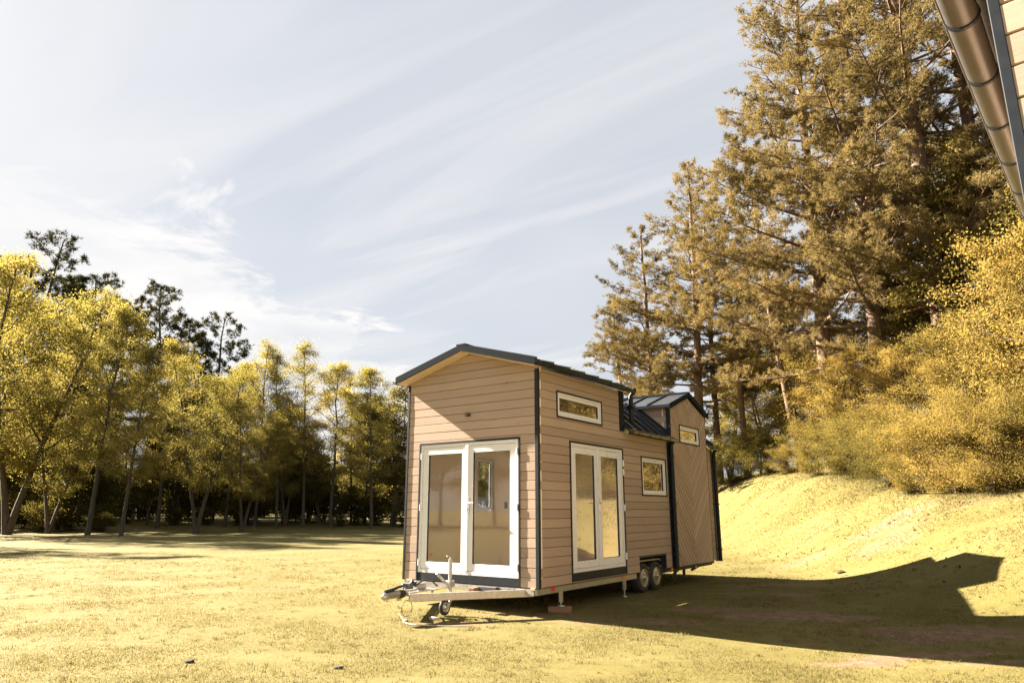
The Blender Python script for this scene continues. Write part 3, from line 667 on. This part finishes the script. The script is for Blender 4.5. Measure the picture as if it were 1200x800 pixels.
for y, mt in ((.40, 'red'), (2.60, 'orange'), (4.62, 'orange')):
    MB().box(-.03, -.008, y-.035, y+.035, .30, .34).build('marker_light', M[mt], tr_, .005)
# breakaway cable loop and cable on the ground (part of trailer lead)
pts = [(-W/2 + .05, -1.30 + .10*math.sin(2*math.pi*k/24), .15 + .10*math.cos(2*math.pi*k/24)) for k in range(25)]
MB().tube(pts, .0045, 6).build('breakaway_cable', M['blackp'], tr_)
def to_world(x, y): return (CX + x*math.cos(AZ) + y*math.sin(AZ), CY - x*math.sin(AZ) + y*math.cos(AZ))

# loose things round the house
wx, wy = to_world(-.05, .62)
blk = box('timber_block', M['block'], None, -.17, .17, -.06, .06, 0, .08, bevel=.006); blk.location = (wx, wy, hz(wx, wy)-.004); blk.rotation_euler = (0, 0, R_(-8))
tag(blk, 'reddish timber block under the front support leg of the tiny house', 'timber block')
pts = []
for k in range(41):
    s = k/40; x, y = to_world(-W/2 + .05 + .95*s + .05*math.sin(9*s), -1.45 + .35*s - .22*math.sin(math.pi*s)); pts.append((x, y, hz(x, y) + .014 + (.10*(1-s/.12) if s < .12 else 0)))
cab = MB().tube(pts, .0065, 6).build('trailer_cable', M['stone']); tag(cab, 'pale cable lying in a curve on the grass under the drawbar', 'cable')
def rock(name, mt, loc, r, seed, sq=.6):
    rnd = random.Random(seed); bm_ = MB(); nlat, nlon = 6, 10; vs = []
    for i in range(nlat+1):
        for j in range(nlon):
            th = math.pi*i/nlat; ph = 2*math.pi*j/nlon; rr = r*rnd.uniform(.7, 1.2) if 0 < i < nlat else r*.9
            vs.append((rr*math.sin(th)*math.cos(ph)*1.3, rr*math.sin(th)*math.sin(ph), rr*math.cos(th)*sq))
    bm_.add(vs, [(i*nlon+j, (i+1)*nlon+j, (i+1)*nlon+(j+1) % nlon, i*nlon+(j+1) % nlon) for i in range(nlat) for j in range(nlon)], True)
    o = bm_.build(name, M[mt]); o.location = loc; return o
x, y = to_world(-1.2, -1.05)
for (rx, ry, rr, lab) in ((-1.02, -1.0, .05, 'pale stone against the jockey wheel of the trailer'), (-1.2, -1.35, .035, 'small pale stone under the coupling cable loop')):
    x, y = to_world(rx, ry); tag(rock('stone', 'stone', (x, y, hz(x, y)+.01), rr, int(rr*1000)), lab, 'stone')

# ------------------------------------------------------------------ neighbouring cabin (upper right)
NAZ = R_(41.2); nb = empty('cabin', (1.84 - .004, 2.30, 0), -NAZ)
tag(nb, 'neighbouring cabin corner with brown gutter and pale sunlit boards', 'cabin')
fN = lambda u, z, d: (u, d, z)
NW, NL, NE = 2.4, 3.5, 3.62
nw = slab('gable_wall', 'backing', nb, fN, [(0, .3), (NW, .3), (NW, NE), (NW/2, NE+.33), (0, NE)], [], .022, .06)
siding(nw, fN, .0, NW, .345, NE+.33, [], [(.275, 1, NE+.275*NW), (-.275, 1, NE)])
slab('wall', 'siding', nb, lambda u, z, d: (d, u, z), [(.023, .3), (NL, .3), (NL, NE), (.023, NE)], [], .0, .06)
slab('wall', 'siding', nb, lambda u, z, d: (NW-d, u, z), [(.023, .3), (NL, .3), (NL, NE), (.023, NE)], [], .0, .06)
slab('wall', 'siding', nb, lambda u, z, d: (u, NL-d, z), [(.062, .3), (NW-.062, .3), (NW-.062, NE), (NW/2, NE+.3), (.062, NE)], [], .001, .06)
box('corner_trim', M['anth'], nb, -.012, .026, -.003, .04, .28, NE, bevel=.003)
npf = [(NW+.1, NE+.05), (NW/2, NE+.36), (-.1, NE+.05)]
nr = gable_roof('roof', 'roof', .002, NL+.15, npf, .07, nb)
gutter(nr, -.135, .01, NL+.14, NE-.02, .067, 12, brackets=[.49 + .57*k for k in range(6)], sgn=-1)
box('trailer_frame', M['galv'], nb, .05, NW-.05, .05, NL-.05, .2, .298)
for x in (.12, NW-.12):
    for y in (.4, NL-.4): MB().bar((x, y, .2), (x, y, hz(2, 3)-.02), .05, .05, up=(0, 1, 0)).build('support_leg', M['galv'], nb)

# ------------------------------------------------------------------ trees
def tube_np(acc, pts, rad, n=6):
    acc.tube(pts, rad, n, cap=False)
def leaves_mesh(name, c, size, rs, up=.35):
    n = len(c); nrm = rs.normal(size=(n, 3)); nrm[:, 2] += up; nrm /= np.linalg.norm(nrm, axis=1)[:, None]
    a = np.cross(nrm, rs.normal(size=(n, 3))); a /= np.linalg.norm(a, axis=1)[:, None]; b_ = np.cross(nrm, a)
    L = size*(.65 + .7*rs.random(n))[:, None]
    v_ = np.stack([c - a*L*.5, c + b_*L*.33 + a*L*.05 + nrm*L*.06, c + a*L*.55, c - b_*L*.33 + a*L*.05 + nrm*L*.06], 1).reshape(-1, 3)
    return np_mesh(name, v_, np.arange(4*n).reshape(-1, 4))
def broadleaf(seed, H, cr, cbase, nleaf, leaf, tr0, nb_=16, spread=.3, rise=.75, stems=1, shape='oval', sub=4):
    rs = np.random.default_rng(seed); acc = MB(); tips = []
    for s_ in range(stems):
        ang = rs.random()*6.28; lean = (rs.normal(0, .035, 2) if stems == 1 else np.array([math.cos(ang), math.sin(ang)])*rs.uniform(.08, .3))
        Hs = H*(1 if s_ == 0 else rs.uniform(.65, .95)); k = 9; pts = []
        w_ = np.cumsum(rs.normal(0, .012*Hs, (k, 2)), 0)
        for i in range(k): f_ = i/(k-1); pts.append((lean[0]*Hs*f_ + w_[i, 0]*f_, lean[1]*Hs*f_ + w_[i, 1]*f_, Hs*.95*f_ - (.15 if i == 0 else 0)))
        pts = np.array(pts); rad = [tr0*(1 - .9*(i/(k-1)))**.9*(1.25 if i == 0 else 1) + .008 for i in range(k)]
        tube_np(acc, pts, rad, 7)
        for b_ in range(nb_):
            f_ = cbase + (1 - cbase)*((b_ + rs.random())/nb_)*.96
            i = min(int(f_*(k-1)), k-2); fr = f_*(k-1) - i; p = pts[i]*(1-fr) + pts[i+1]*fr
            g = (f_ - cbase)/(1 - cbase)
            prof = {'oval': math.sin(math.pi*min(1, .18 + .80*g))**.75, 'cone': (1 - g)**.75 + .12, 'round': math.sqrt(max(.05, 1 - (2*g - .85)**2)) if abs(2*g-.85) < 1 else .25}[shape]
            Lb = cr*prof*rs.uniform(.7, 1.12); az = b_*2.4 + rs.normal(0, .4); el = rise*(.35 + .8*g) + rs.normal(0, .12)
            d_ = np.array([math.cos(az)*math.cos(el), math.sin(az)*math.cos(el), math.sin(el)])
            bp_ = [p]
            for q_ in range(1, 5): bp_.append(bp_[-1] + (d_ + np.array([0, 0, .04*q_ if rise > .4 else -.06*q_]) + rs.normal(0, .13, 3))*Lb/4)
            r0 = max(.012, rad[i]*.42); tube_np(acc, bp_, [r0*(1 - .8*q_/4) for q_ in range(5)], 5)
            for q_ in (2, 3, 4): tips.append((bp_[q_], Lb))
            for s2_ in range(sub):
                f2 = rs.uniform(.25, .95)*4; j = min(int(f2), 3); sp0 = bp_[j] + (bp_[j+1]-bp_[j])*(f2-j)
                dd = d_*.6 + rs.normal(0, .6, 3); dd[2] = dd[2]*.6 + .1; dd /= np.linalg.norm(dd); Ls = Lb*rs.uniform(.25, .5)
                e1 = sp0 + dd*Ls*.5 + rs.normal(0, .04, 3)*Ls; e2 = sp0 + dd*Ls + np.array([0, 0, .08*Ls])
                tube_np(acc, [sp0, e1, e2], [r0*.4, r0*.26, r0*.1], 4)
                tips += [(e1, Ls), (e2, Ls), (e2, Ls)]
    P = np.array([t_[0] for t_ in tips]); wts = rs.gamma(1.3, 1, len(P)); wts /= wts.sum()
    ii = rs.choice(len(P), nleaf, p=wts); off = rs.normal(0, spread, (nleaf, 3)) * np.array([1, 1, .62])
    c = P[ii] + off*(.55 + .9*rs.random((nleaf, 1))); c[:, 2] = np.maximum(c[:, 2], .12)
    return acc, leaves_mesh('crown', c, leaf, rs)
def pine(seed, H, cr, cbase, tr0, tufts=6500, nlen=.17, nb_=46, need=9, dead=5, shape=.8, nw=.011):
    rs = np.random.default_rng(seed); acc = MB(); k = 10; w_ = np.cumsum(rs.normal(0, .006*H, (k, 2)), 0)
    pts = np.array([(w_[i, 0]*i/k, w_[i, 1]*i/k, H*.985*i/(k-1) - (.2 if i == 0 else 0)) for i in range(k)])
    rad = [tr0*(1 - .88*(i/(k-1)))*(1.2 if i == 0 else 1) + .01 for i in range(k)]; tube_np(acc, pts, rad, 9)
    tw = []; tdir = []
    def at(f_): i = min(int(f_*(k-1)), k-2); fr = f_*(k-1)-i; return pts[i]*(1-fr) + pts[i+1]*fr, rad[i]
    for b_ in range(nb_):
        g = (b_ + rs.random())/nb_; f_ = cbase + (1-cbase)*g*.985; p, rr = at(f_)
        Lb = cr*((1-g)**shape*.95 + .07)*rs.uniform(.62, 1.12)*(1 if g > .12 else .75); az = b_*2.39996 + rs.normal(0, .3); el = -.12 + .75*g + rs.normal(0, .1)
        d_ = np.array([math.cos(az)*math.cos(el), math.sin(az)*math.cos(el), math.sin(el)]); bp_ = [p]
        for q_ in range(1, 6): bp_.append(bp_[-1] + (d_ + np.array([0, 0, .055*q_]) + rs.normal(0, .07, 3))*Lb/5)
        r0 = max(.014, rr*.33); tube_np(acc, bp_, [r0*(1-.85*q_/5) for q_ in range(6)], 5)
        ns = max(4, int(Lb*3.2))
        for s_ in range(ns):
            f2 = (.28 + .72*(s_ + rs.random())/ns)*5*.99; j = int(f2); sp0 = bp_[j] + (bp_[j+1]-bp_[j])*(f2-j)
            sd = 1 if s_ % 2 else -1; lat_ = np.array([-d_[1], d_[0], 0])*sd
            dd = d_*.65 + lat_*rs.uniform(.35, .95) + np.array([0, 0, rs.normal(.12, .18)]); dd /= np.linalg.norm(dd); Ls = Lb*rs.uniform(.14, .34)*(1.25 - .13*f2) + .12
            e = sp0 + dd*Ls; tube_np(acc, [sp0, (sp0+e)/2, e + np.array([0, 0, .05*Ls])], [r0*.28, r0*.2, r0*.1], 3)
            for q_ in range(max(2, int(Ls*7))):
                ff = rs.uniform(.3, 1.0); tw.append(sp0 + dd*Ls*ff + rs.normal(0, .09, 3)); tdir.append(dd + np.array([0, 0, .45]) + rs.normal(0, .35, 3))
        for q_ in range(3): tw.append(bp_[5] + rs.normal(0, .06, 3)); tdir.append(d_ + np.array([0, 0, .5]))
    for b_ in range(dead):
        f_ = rs.uniform(cbase*.35, cbase); p, rr = at(f_); az = rs.random()*6.28; L_ = rs.uniform(.5, 1.6); e = p + np.array([math.cos(az)*L_, math.sin(az)*L_, rs.uniform(-.2, .25)])
        tube_np(acc, [p, (p+e)/2 + rs.normal(0, .05, 3), e], [rr*.2, rr*.14, .006], 4)
    T = np.array(tw); D = np.array(tdir); 
    ii = rs.choice(len(T), tufts, replace=len(T) < tufts); T = T[ii] + (rs.normal(0, .07, (tufts, 3)) if len(T) < tufts else 0); D = D[ii]; D /= np.linalg.norm(D, axis=1)[:, None]
    T = np.repeat(T, need, 0); D = np.repeat(D, need, 0); n = len(T)
    dv = D*.75 + rs.normal(0, .55, (n, 3)); dv /= np.linalg.norm(dv, axis=1)[:, None]; sd = np.cross(dv, rs.normal(size=(n, 3))); sd /= np.linalg.norm(sd, axis=1)[:, None]
    L_ = nlen*rs.uniform(.6, 1.15, (n, 1)); v_ = np.stack([T - sd*nw, T + sd*nw, T + dv*L_], 1).reshape(-1, 3)
    return acc, np_mesh('crown', v_, np.arange(3*n).reshape(-1, 3))
PROTO = {}
def proto(key, gen, bk, lf):
    acc, cm = gen; tm = bpy.data.meshes.new('trunk'); tm.from_pydata(acc.v, [], acc.f); tm.polygons.foreach_set('use_smooth', [True]*len(acc.f)); tm.update()
    tm.materials.append(M[bk]); cm.materials.append(M[lf]); PROTO[key] = (tm, cm)
# prototypes (height 1:1, scaled on placing)
proto('pineA', pine(11, 20, 5.2, .24, .26, 18000, .16, 62, 11, 10, .72, .0085), 'pinebark', 'needle')
proto('pineB', pine(12, 19, 4.2, .32, .23, 13000, .16, 52, 11, 12, .7, .0085), 'pinebark', 'needle')
proto('pineC', pine(13, 24, 6.4, .16, .33, 26000, .16, 66, 11, 14, .62, .0085), 'pinebark', 'needle')
proto('pineD', pine(14, 17, 2.8, .45, .15, 5500, .16, 34, 11, 10, .6, .0085), 'pinebark', 'needle')
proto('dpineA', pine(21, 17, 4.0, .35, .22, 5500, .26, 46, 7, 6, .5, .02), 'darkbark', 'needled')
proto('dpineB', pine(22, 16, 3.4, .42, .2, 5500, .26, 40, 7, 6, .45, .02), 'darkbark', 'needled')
proto('hazelA', broadleaf(31, 7.5, 2.9, .06, 76000, .068, .09, 14, .21, .7, 4, 'round', 6), 'darkbark', 'gold')
proto('hazelB', broadleaf(32, 8.5, 3.0, .10, 76000, .068, .10, 16, .21, .65, 3, 'oval', 6), 'darkbark', 'gold')
proto('mapleA', broadleaf(33, 11, 3.4, .12, 60000, .088, .14, 22, .24, .6, 2, 'oval', 6), 'darkbark', 'yell')
proto('bushA', broadleaf(34, 4.6, 2.5, .02, 46000, .062, .05, 11, .22, .6, 6, 'round', 5), 'darkbark', 'yell')
proto('bushB', broadleaf(35, 4.2, 2.6, .02, 46000, .062, .05, 11, .22, .5, 6, 'round', 5), 'darkbark', 'gold')
proto('birchA', broadleaf(41, 15, 2.6, .25, 30000, .088, .14, 28, .28, .8, 1, 'oval', 4), 'birchbark', 'birch')
proto('birchB', broadleaf(42, 14, 2.9, .22, 40000, .088, .15, 28, .30, .7, 2, 'oval', 4), 'darkbark', 'birch')
proto('birchC', broadleaf(43, 15, 2.1, .30, 18000, .085, .11, 26, .26, .85, 1, 'oval', 4), 'birchbark', 'birch')
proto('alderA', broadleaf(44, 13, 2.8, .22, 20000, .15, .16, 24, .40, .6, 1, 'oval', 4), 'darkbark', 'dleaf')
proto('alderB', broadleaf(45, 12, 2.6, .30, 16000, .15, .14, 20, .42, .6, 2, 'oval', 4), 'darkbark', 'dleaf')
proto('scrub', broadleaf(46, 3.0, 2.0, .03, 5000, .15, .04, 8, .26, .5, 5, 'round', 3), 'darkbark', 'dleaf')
PH = dict(pineA=20, pineB=19, pineC=24, pineD=17, dpineA=17, dpineB=16, hazelA=7.5, hazelB=8.5, mapleA=11, bushA=4.6, bushB=4.2, birchA=15, birchB=14, birchC=15, alderA=13, alderB=12, scrub=3.)
NAME = dict(pine='pine_tree', dpin='pine_tree', haze='hazel_tree', mapl='maple_tree', bush='shrub', birc='birch_tree', alde='alder_tree', scru='shrub')
CAT = dict(pine='pine tree', dpin='pine tree', haze='tree', mapl='tree', bush='shrub', birc='birch tree', alde='tree', scru='shrub')
tr_rng = random.Random(77)
def px_x(px, d): return (px - 600)/FPX * d / math.cos(R_(PITCH)) * 1.0
def z_at(py, d):
    b = (400 - py)/FPX; return CAMZ + d*(math.sin(R_(PITCH)) + b*math.cos(R_(PITCH)))/(math.cos(R_(PITCH)) - b*math.sin(R_(PITCH)))
def xat(px, py, d):
    b = (400 - py)/FPX; return (px-600)/FPX*d/(math.cos(R_(PITCH)) - b*math.sin(R_(PITCH)))
def plant(key, x, y, H, label, group, tilt=None, wide=1.):
    tm, cm = PROTO[key]; s = H/PH[key]; z = hz(x, y)
    r = empty(NAME[key[:4]], (x, y, z - .03)); w_ = s*wide
    r.scale = (w_, w_, s); r.rotation_euler = (tilt[0] if tilt else tr_rng.uniform(-.02, .02), tilt[1] if tilt else tr_rng.uniform(-.02, .02), tr_rng.uniform(0, 6.28))
    if tilt: r.rotation_mode = 'ZYX'; r.rotation_euler = (tilt[0], tilt[1], tr_rng.uniform(0, 6.28)); r.rotation_mode = 'XYZ'; q_ = Matrix.Rotation(tilt[1], 3, 'Y') @ Matrix.Rotation(tilt[0], 3, 'X') @ Matrix.Rotation(tr_rng.uniform(0, 6.28), 3, 'Z'); r.rotation_euler = q_.to_euler()
    for nm, me in (('trunk', tm), ('crown', cm)):
        o = bpy.data.objects.new(nm, me); COL.objects.link(o); o.parent = r
    tag(r, label, CAT[key[:4]], group); return r
def plant_px(key, px, d, top, label, group, tilt=None, wide=1.):
    x = xat(px, 600, d); H = z_at(top, math.hypot(x, d) * math.cos(math.atan2(x, d))) - hz(x, d)
    return plant(key, x, d, max(H, 1.), label, group, tilt, wide)

# --- right hand bank
G1 = 'pines on the bank'; G2 = 'golden trees on the bank'; G3 = 'shrubs along the bank top'
for a in [
    ('pineA', 826, 36, 186, 'conical pine rising behind the dormer roof of the tiny house', G1, None, 1.15),
    ('pineA', 772, 38.5, 262, 'shorter pine on the left flank of the conical pine', G1, None, 1.15),
    ('pineB', 733, 40, 350, 'lowest pine showing just above the low roof of the tiny house', G1, None, 1.35),
    ('pineB', 846, 38, 228, 'pine with a bare trunk close right of the conical pine', G1, None, 1.0),
    ('pineB', 880, 35, 235, 'pine between the conical pine and the leaning trunk', G1, None, .9),
    ('pineD', 945, 31, 150, 'thin pine with a trunk leaning left over the golden bushes', G1, (0, -.10), 1.0),
    ('pineC', 985, 29, -60, 'tall broad pine whose boughs reach farthest left into the sky', G1, None, 1.0),
    ('pineC', 1050, 27, -160, 'tallest pine with a thick dark trunk seen through its boughs', G1, None, .95),
    ('pineA', 1140, 25, -200, 'tall pine with a reddish trunk left of the brown gutter', G1, None, 1.1),
    ('pineC', 1215, 27, -200, 'tall pine partly hidden behind the brown gutter', G1, None, 1.0),
    ('pineB', 925, 41, 270, 'pine far back in the gap left of the tall broad pine', G1, None, 1.1)]: plant_px(*a)
for a in [
    ('mapleA', 905, 39, 385, 'yellow green tree behind the leaning thin pine', G2),
    ('hazelB', 950, 34, 395, 'golden tree just right of the leaning thin pine', G2),
    ('hazelA', 1000, 29, 400, 'golden tree at the middle of the bank top', G2),
    ('mapleA', 1040, 31, 340, 'tall yellow green tree under the tallest pine', G2),
    ('hazelB', 1075, 25, 390, 'golden tree with a dark trunk in the middle of the bushes', G2),
    ('mapleA', 1125, 26, 310, 'tall yellow tree below the reddish pine trunk', G2),
    ('hazelA', 1150, 21.5, 395, 'golden tree overhanging the right part of the bank', G2),
    ('hazelB', 1205, 21, 330, 'golden tree cut by the right edge of the photo', G2),
    ('mapleA', 1250, 24, 180, 'yellow tree beside the right edge behind the gutter', G2),
    ('mapleA', 860, 44, 430, 'yellow tree in the gap beside the rear of the tiny house', G2),
    ('mapleA', 985, 40, 330, 'yellow tree deep in the wood behind the bank', G2),
    ('mapleA', 1180, 33, 150, 'yellow tree high on the slope behind the overhanging golden tree', G2)]: plant_px(*a)
for key, px, d, top, lab in [
    ('bushA', 858, 35, 505, 'dark yellow bush right beside the rear corner of the tiny house'),
    ('bushA', 895, 33.5, 500, 'olive bush left of the leaning trunk foot'),
    ('bushB', 925, 31, 520, 'golden bush at the foot of the leaning thin pine'),
    ('bushA', 965, 28, 490, 'bright yellow green bush on the crest of the bank'),
    ('bushA', 1005, 25.5, 480, 'large yellow green bush reaching low over the bank'),
    ('bushA', 1045, 22, 490, 'golden bush above the middle of the grassy bank'),
    ('bushB', 1085, 20, 490, 'golden bush with bare twigs at its foot'),
    ('bushB', 1125, 18.5, 475, 'brownish golden bush low on the right part of the bank'),
    ('bushB', 1170, 17.2, 470, 'golden bush near the right edge above the grass'),
    ('bushB', 1216, 16.6, 460, 'golden bush cut by the right edge of the photo')]: plant_px(key, px, d, top, lab, G3)
# slope beyond the right edge (seen mirrored in the side windows)
for k, (x, y, key, H) in enumerate([(16, 13.5, 'hazelA', 8), (15.5, 10, 'hazelB', 8.5), (16, 6.5, 'mapleA', 11), (15.5, 3, 'hazelA', 8), (17, -1, 'mapleA', 11), (20, 11, 'mapleA', 13), (21, 6, 'mapleA', 12), (14.5, 12, 'bushA', 3), (14, 8, 'bushB', 3), (14, 4.5, 'bushA', 3.2), (24, 9, 'pineA', 19), (23, 14, 'pineB', 20), (23, 2, 'pineA', 20), (15, 17.6, 'hazelA', 7.5), (17.5, 18.6, 'mapleA', 11), (20, 20, 'pineA', 19), (18.5, 15.5, 'pineB', 19), (22, 18, 'pineA', 20), (16, 15.6, 'hazelB', 8), (19.5, 17.5, 'pineD', 15), (26, 21, 'pineC', 22), (17, 21.5, 'pineD', 14), (12.6, 15.2, 'bushA', 2.6), (12.9, 13.4, 'bushB', 2.4), (13.2, 11.6, 'bushA', 2.8), (13.6, 16.6, 'bushA', 3)]):
    plant(key, x, y, H, 'golden woodland tree on the slope past the right edge, mirrored in the side windows', 'woodland mirrored in the side windows')

# --- left hand wood
LF = 1.12
G4 = 'golden birches along the meadow edge'; G5 = 'dark pines behind the birches'
for a in [
    ('birchB', -40, 38, 300, 'golden tree cut by the left edge of the photo'),
    ('birchB', 12, 39, 308, 'tall golden tree at the left edge below the dark pine top'),
    ('birchA', 106, 38, 350, 'golden birch standing out above its neighbours left of the dark pines'),
    ('birchB', 60, 40, 440, 'lower golden tree between the two tall golden trees on the left'),
    ('birchA', 186, 45, 392, 'golden birch below the round topped dark pine'),
    ('birchB', 232, 40, 412, 'broad golden tree below the rightmost dark pine'),
    ('birchC', 300, 47, 396, 'thin birch with sky showing through, right of the dark pines'),
    ('birchC', 356, 47, 390, 'tallest thin birch in the middle of the meadow edge'),
    ('birchA', 388, 48, 415, 'golden birch right of the tallest thin birch'),
    ('birchA', 436, 47, 422, 'pale golden birch near the left wall of the tiny house'),
    ('birchC', 464, 49, 446, 'last thin birch before the tiny house wall'),
    ('birchB', 335, 48, 470, 'low golden tree under the tallest thin birch'),
    ('birchB', 285, 43, 460, 'low golden tree between the broad golden tree and the thin birches'),
    ('birchC', 412, 51, 432, 'slender birch between the two golden birches on the right'),
    ('birchA', 145, 37, 400, 'golden birch between the outstanding golden birch and the round topped dark pine'),
    ('birchA', 265, 47, 415, 'golden birch right of the broad golden tree'),
    ('birchC', 325, 46, 405, 'slender golden birch left of the tallest thin birch'),
    ('birchA', 70, 43, 372, 'golden birch left of the outstanding golden birch')]: plant_px(a[0], a[1], a[2]*LF, a[3], a[4], G4)
for a in [
    ('dpineA', -34, 46, 300, 'dark pine cut by the left edge of the photo'), ('dpineA', 6, 47, 276, 'dark pine top rising highest at the left edge'),
    ('dpineB', 46, 50, 330, 'dark pine between the left edge and the golden birches'), ('dpineB', 126, 51, 350, 'low dark pine left of the round topped dark pine'),
    ('dpineA', 80, 48, 322, 'dark pine just behind the outstanding golden birch'),
    ('dpineA', 166, 48, 336, 'round topped dark pine near the middle of the dark group'),
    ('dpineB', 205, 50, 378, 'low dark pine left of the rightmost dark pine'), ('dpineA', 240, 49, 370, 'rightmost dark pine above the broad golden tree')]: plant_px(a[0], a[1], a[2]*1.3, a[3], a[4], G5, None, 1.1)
k = 0
for px in range(-95, 560, 31):
    d = 60 + 4*((k*7) % 5) + tr_rng.uniform(-1, 1); top = 455 + tr_rng.uniform(-25, 25) + (25 if px > 300 else 0)
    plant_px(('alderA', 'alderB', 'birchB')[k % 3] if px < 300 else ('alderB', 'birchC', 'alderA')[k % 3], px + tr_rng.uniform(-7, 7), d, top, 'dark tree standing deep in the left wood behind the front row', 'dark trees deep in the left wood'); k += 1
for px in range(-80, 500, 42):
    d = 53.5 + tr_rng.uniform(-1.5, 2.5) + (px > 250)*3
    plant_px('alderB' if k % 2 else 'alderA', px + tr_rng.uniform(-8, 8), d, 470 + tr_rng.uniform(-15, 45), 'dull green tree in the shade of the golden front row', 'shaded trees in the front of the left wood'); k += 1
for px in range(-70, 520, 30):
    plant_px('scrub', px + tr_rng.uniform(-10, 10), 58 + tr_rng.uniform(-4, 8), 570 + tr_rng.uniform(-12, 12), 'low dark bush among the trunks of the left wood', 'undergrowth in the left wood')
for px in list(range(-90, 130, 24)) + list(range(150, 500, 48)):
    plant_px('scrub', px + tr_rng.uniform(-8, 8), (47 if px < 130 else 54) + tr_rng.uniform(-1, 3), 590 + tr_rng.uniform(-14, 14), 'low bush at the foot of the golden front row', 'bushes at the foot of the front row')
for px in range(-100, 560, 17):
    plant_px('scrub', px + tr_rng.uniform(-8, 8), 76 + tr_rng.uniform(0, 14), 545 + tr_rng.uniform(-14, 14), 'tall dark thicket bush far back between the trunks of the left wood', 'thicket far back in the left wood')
for px in range(500, 800, 25):
    plant_px(('birchB', 'alderA', 'birchA')[k % 3], px + tr_rng.uniform(-8, 8), 58 + tr_rng.uniform(-3, 8), 492 + tr_rng.uniform(-6, 25), 'tree of the far wood hidden behind the tiny house', 'far wood behind the tiny house'); k += 1
# beyond the left edge: the tree that throws the streak of shadow on the meadow, and the wood going on
plant('birchB', -27.3, 30.2, 11.5, 'tree past the left edge that throws a shadow streak on the meadow', None)
for x, y, H in [(-48, 30, 14), (-55, 22, 15), (-58, 12, 14), (-60, 2, 15), (-58, -8, 14), (-52, -18, 15), (-46, -26, 14), (-62, 7, 16), (-60, -3, 16), (-56, -13, 16), (-61, 4.5, 13), (-58, -5.5, 12), (-60, 9.5, 12), (-55, -10.5, 13), (-56, 17, 13), (-64, 0, 15), (-49, -22, 13)]:
    plant('birchB' if int(H) % 2 else 'alderA', x, y, H, 'woodland tree far past the left edge of the meadow', 'wood past the left edge')

# ------------------------------------------------------------------ small things on the ground
def ground_at(px, py):
    a = (px-600)/FPX; b = (400-py)/FPX; d = Vector((a, math.cos(R_(PITCH)) - b*math.sin(R_(PITCH)), math.sin(R_(PITCH)) + b*math.cos(R_(PITCH))))
    s = -CAMZ/d.z
    for _ in range(12): p = Vector((0, 0, CAMZ)) + d*s; s += (hz(p.x, p.y) - p.z)/d.z*.7
    return p
for px, py, r, lab in [(222, 776, .05, 'small dark soil clod in the left foreground grass'), (397, 783, .045, 'flat dark soil clod nearest the camera'), (986, 671, .10, 'brown clod at the upper edge of the house shadow')]:
    p = ground_at(px, py); tag(rock('soil_clod', 'clod', (p.x, p.y, p.z+.006), r*.85, px, .55), lab, 'soil clod', 'soil clods on the grass')
rs = np.random.default_rng(9); n = 2600
cx = rs.uniform(5.5, 14, n); cy = rs.uniform(9, 30, n); ok = (rs.random(n) < np.clip((cx-5)/6, .1, 1)); cx, cy = cx[ok], cy[ok]
c = np.stack([cx, cy, hills(cx, cy)+.03], 1); lm = leaves_mesh('fallen_leaves', c, .06, rs, 2.5)
M['litter'] = leaf_mat('fallen brown leaves', [(.09, .045, .02), (.2, .1, .04), (.34, .2, .07)], .2)
tag(mesh_obj('fallen_leaves', lm, M['litter']), 'brown fallen leaves scattered over the grassy bank', 'fallen leaves', kind='stuff')
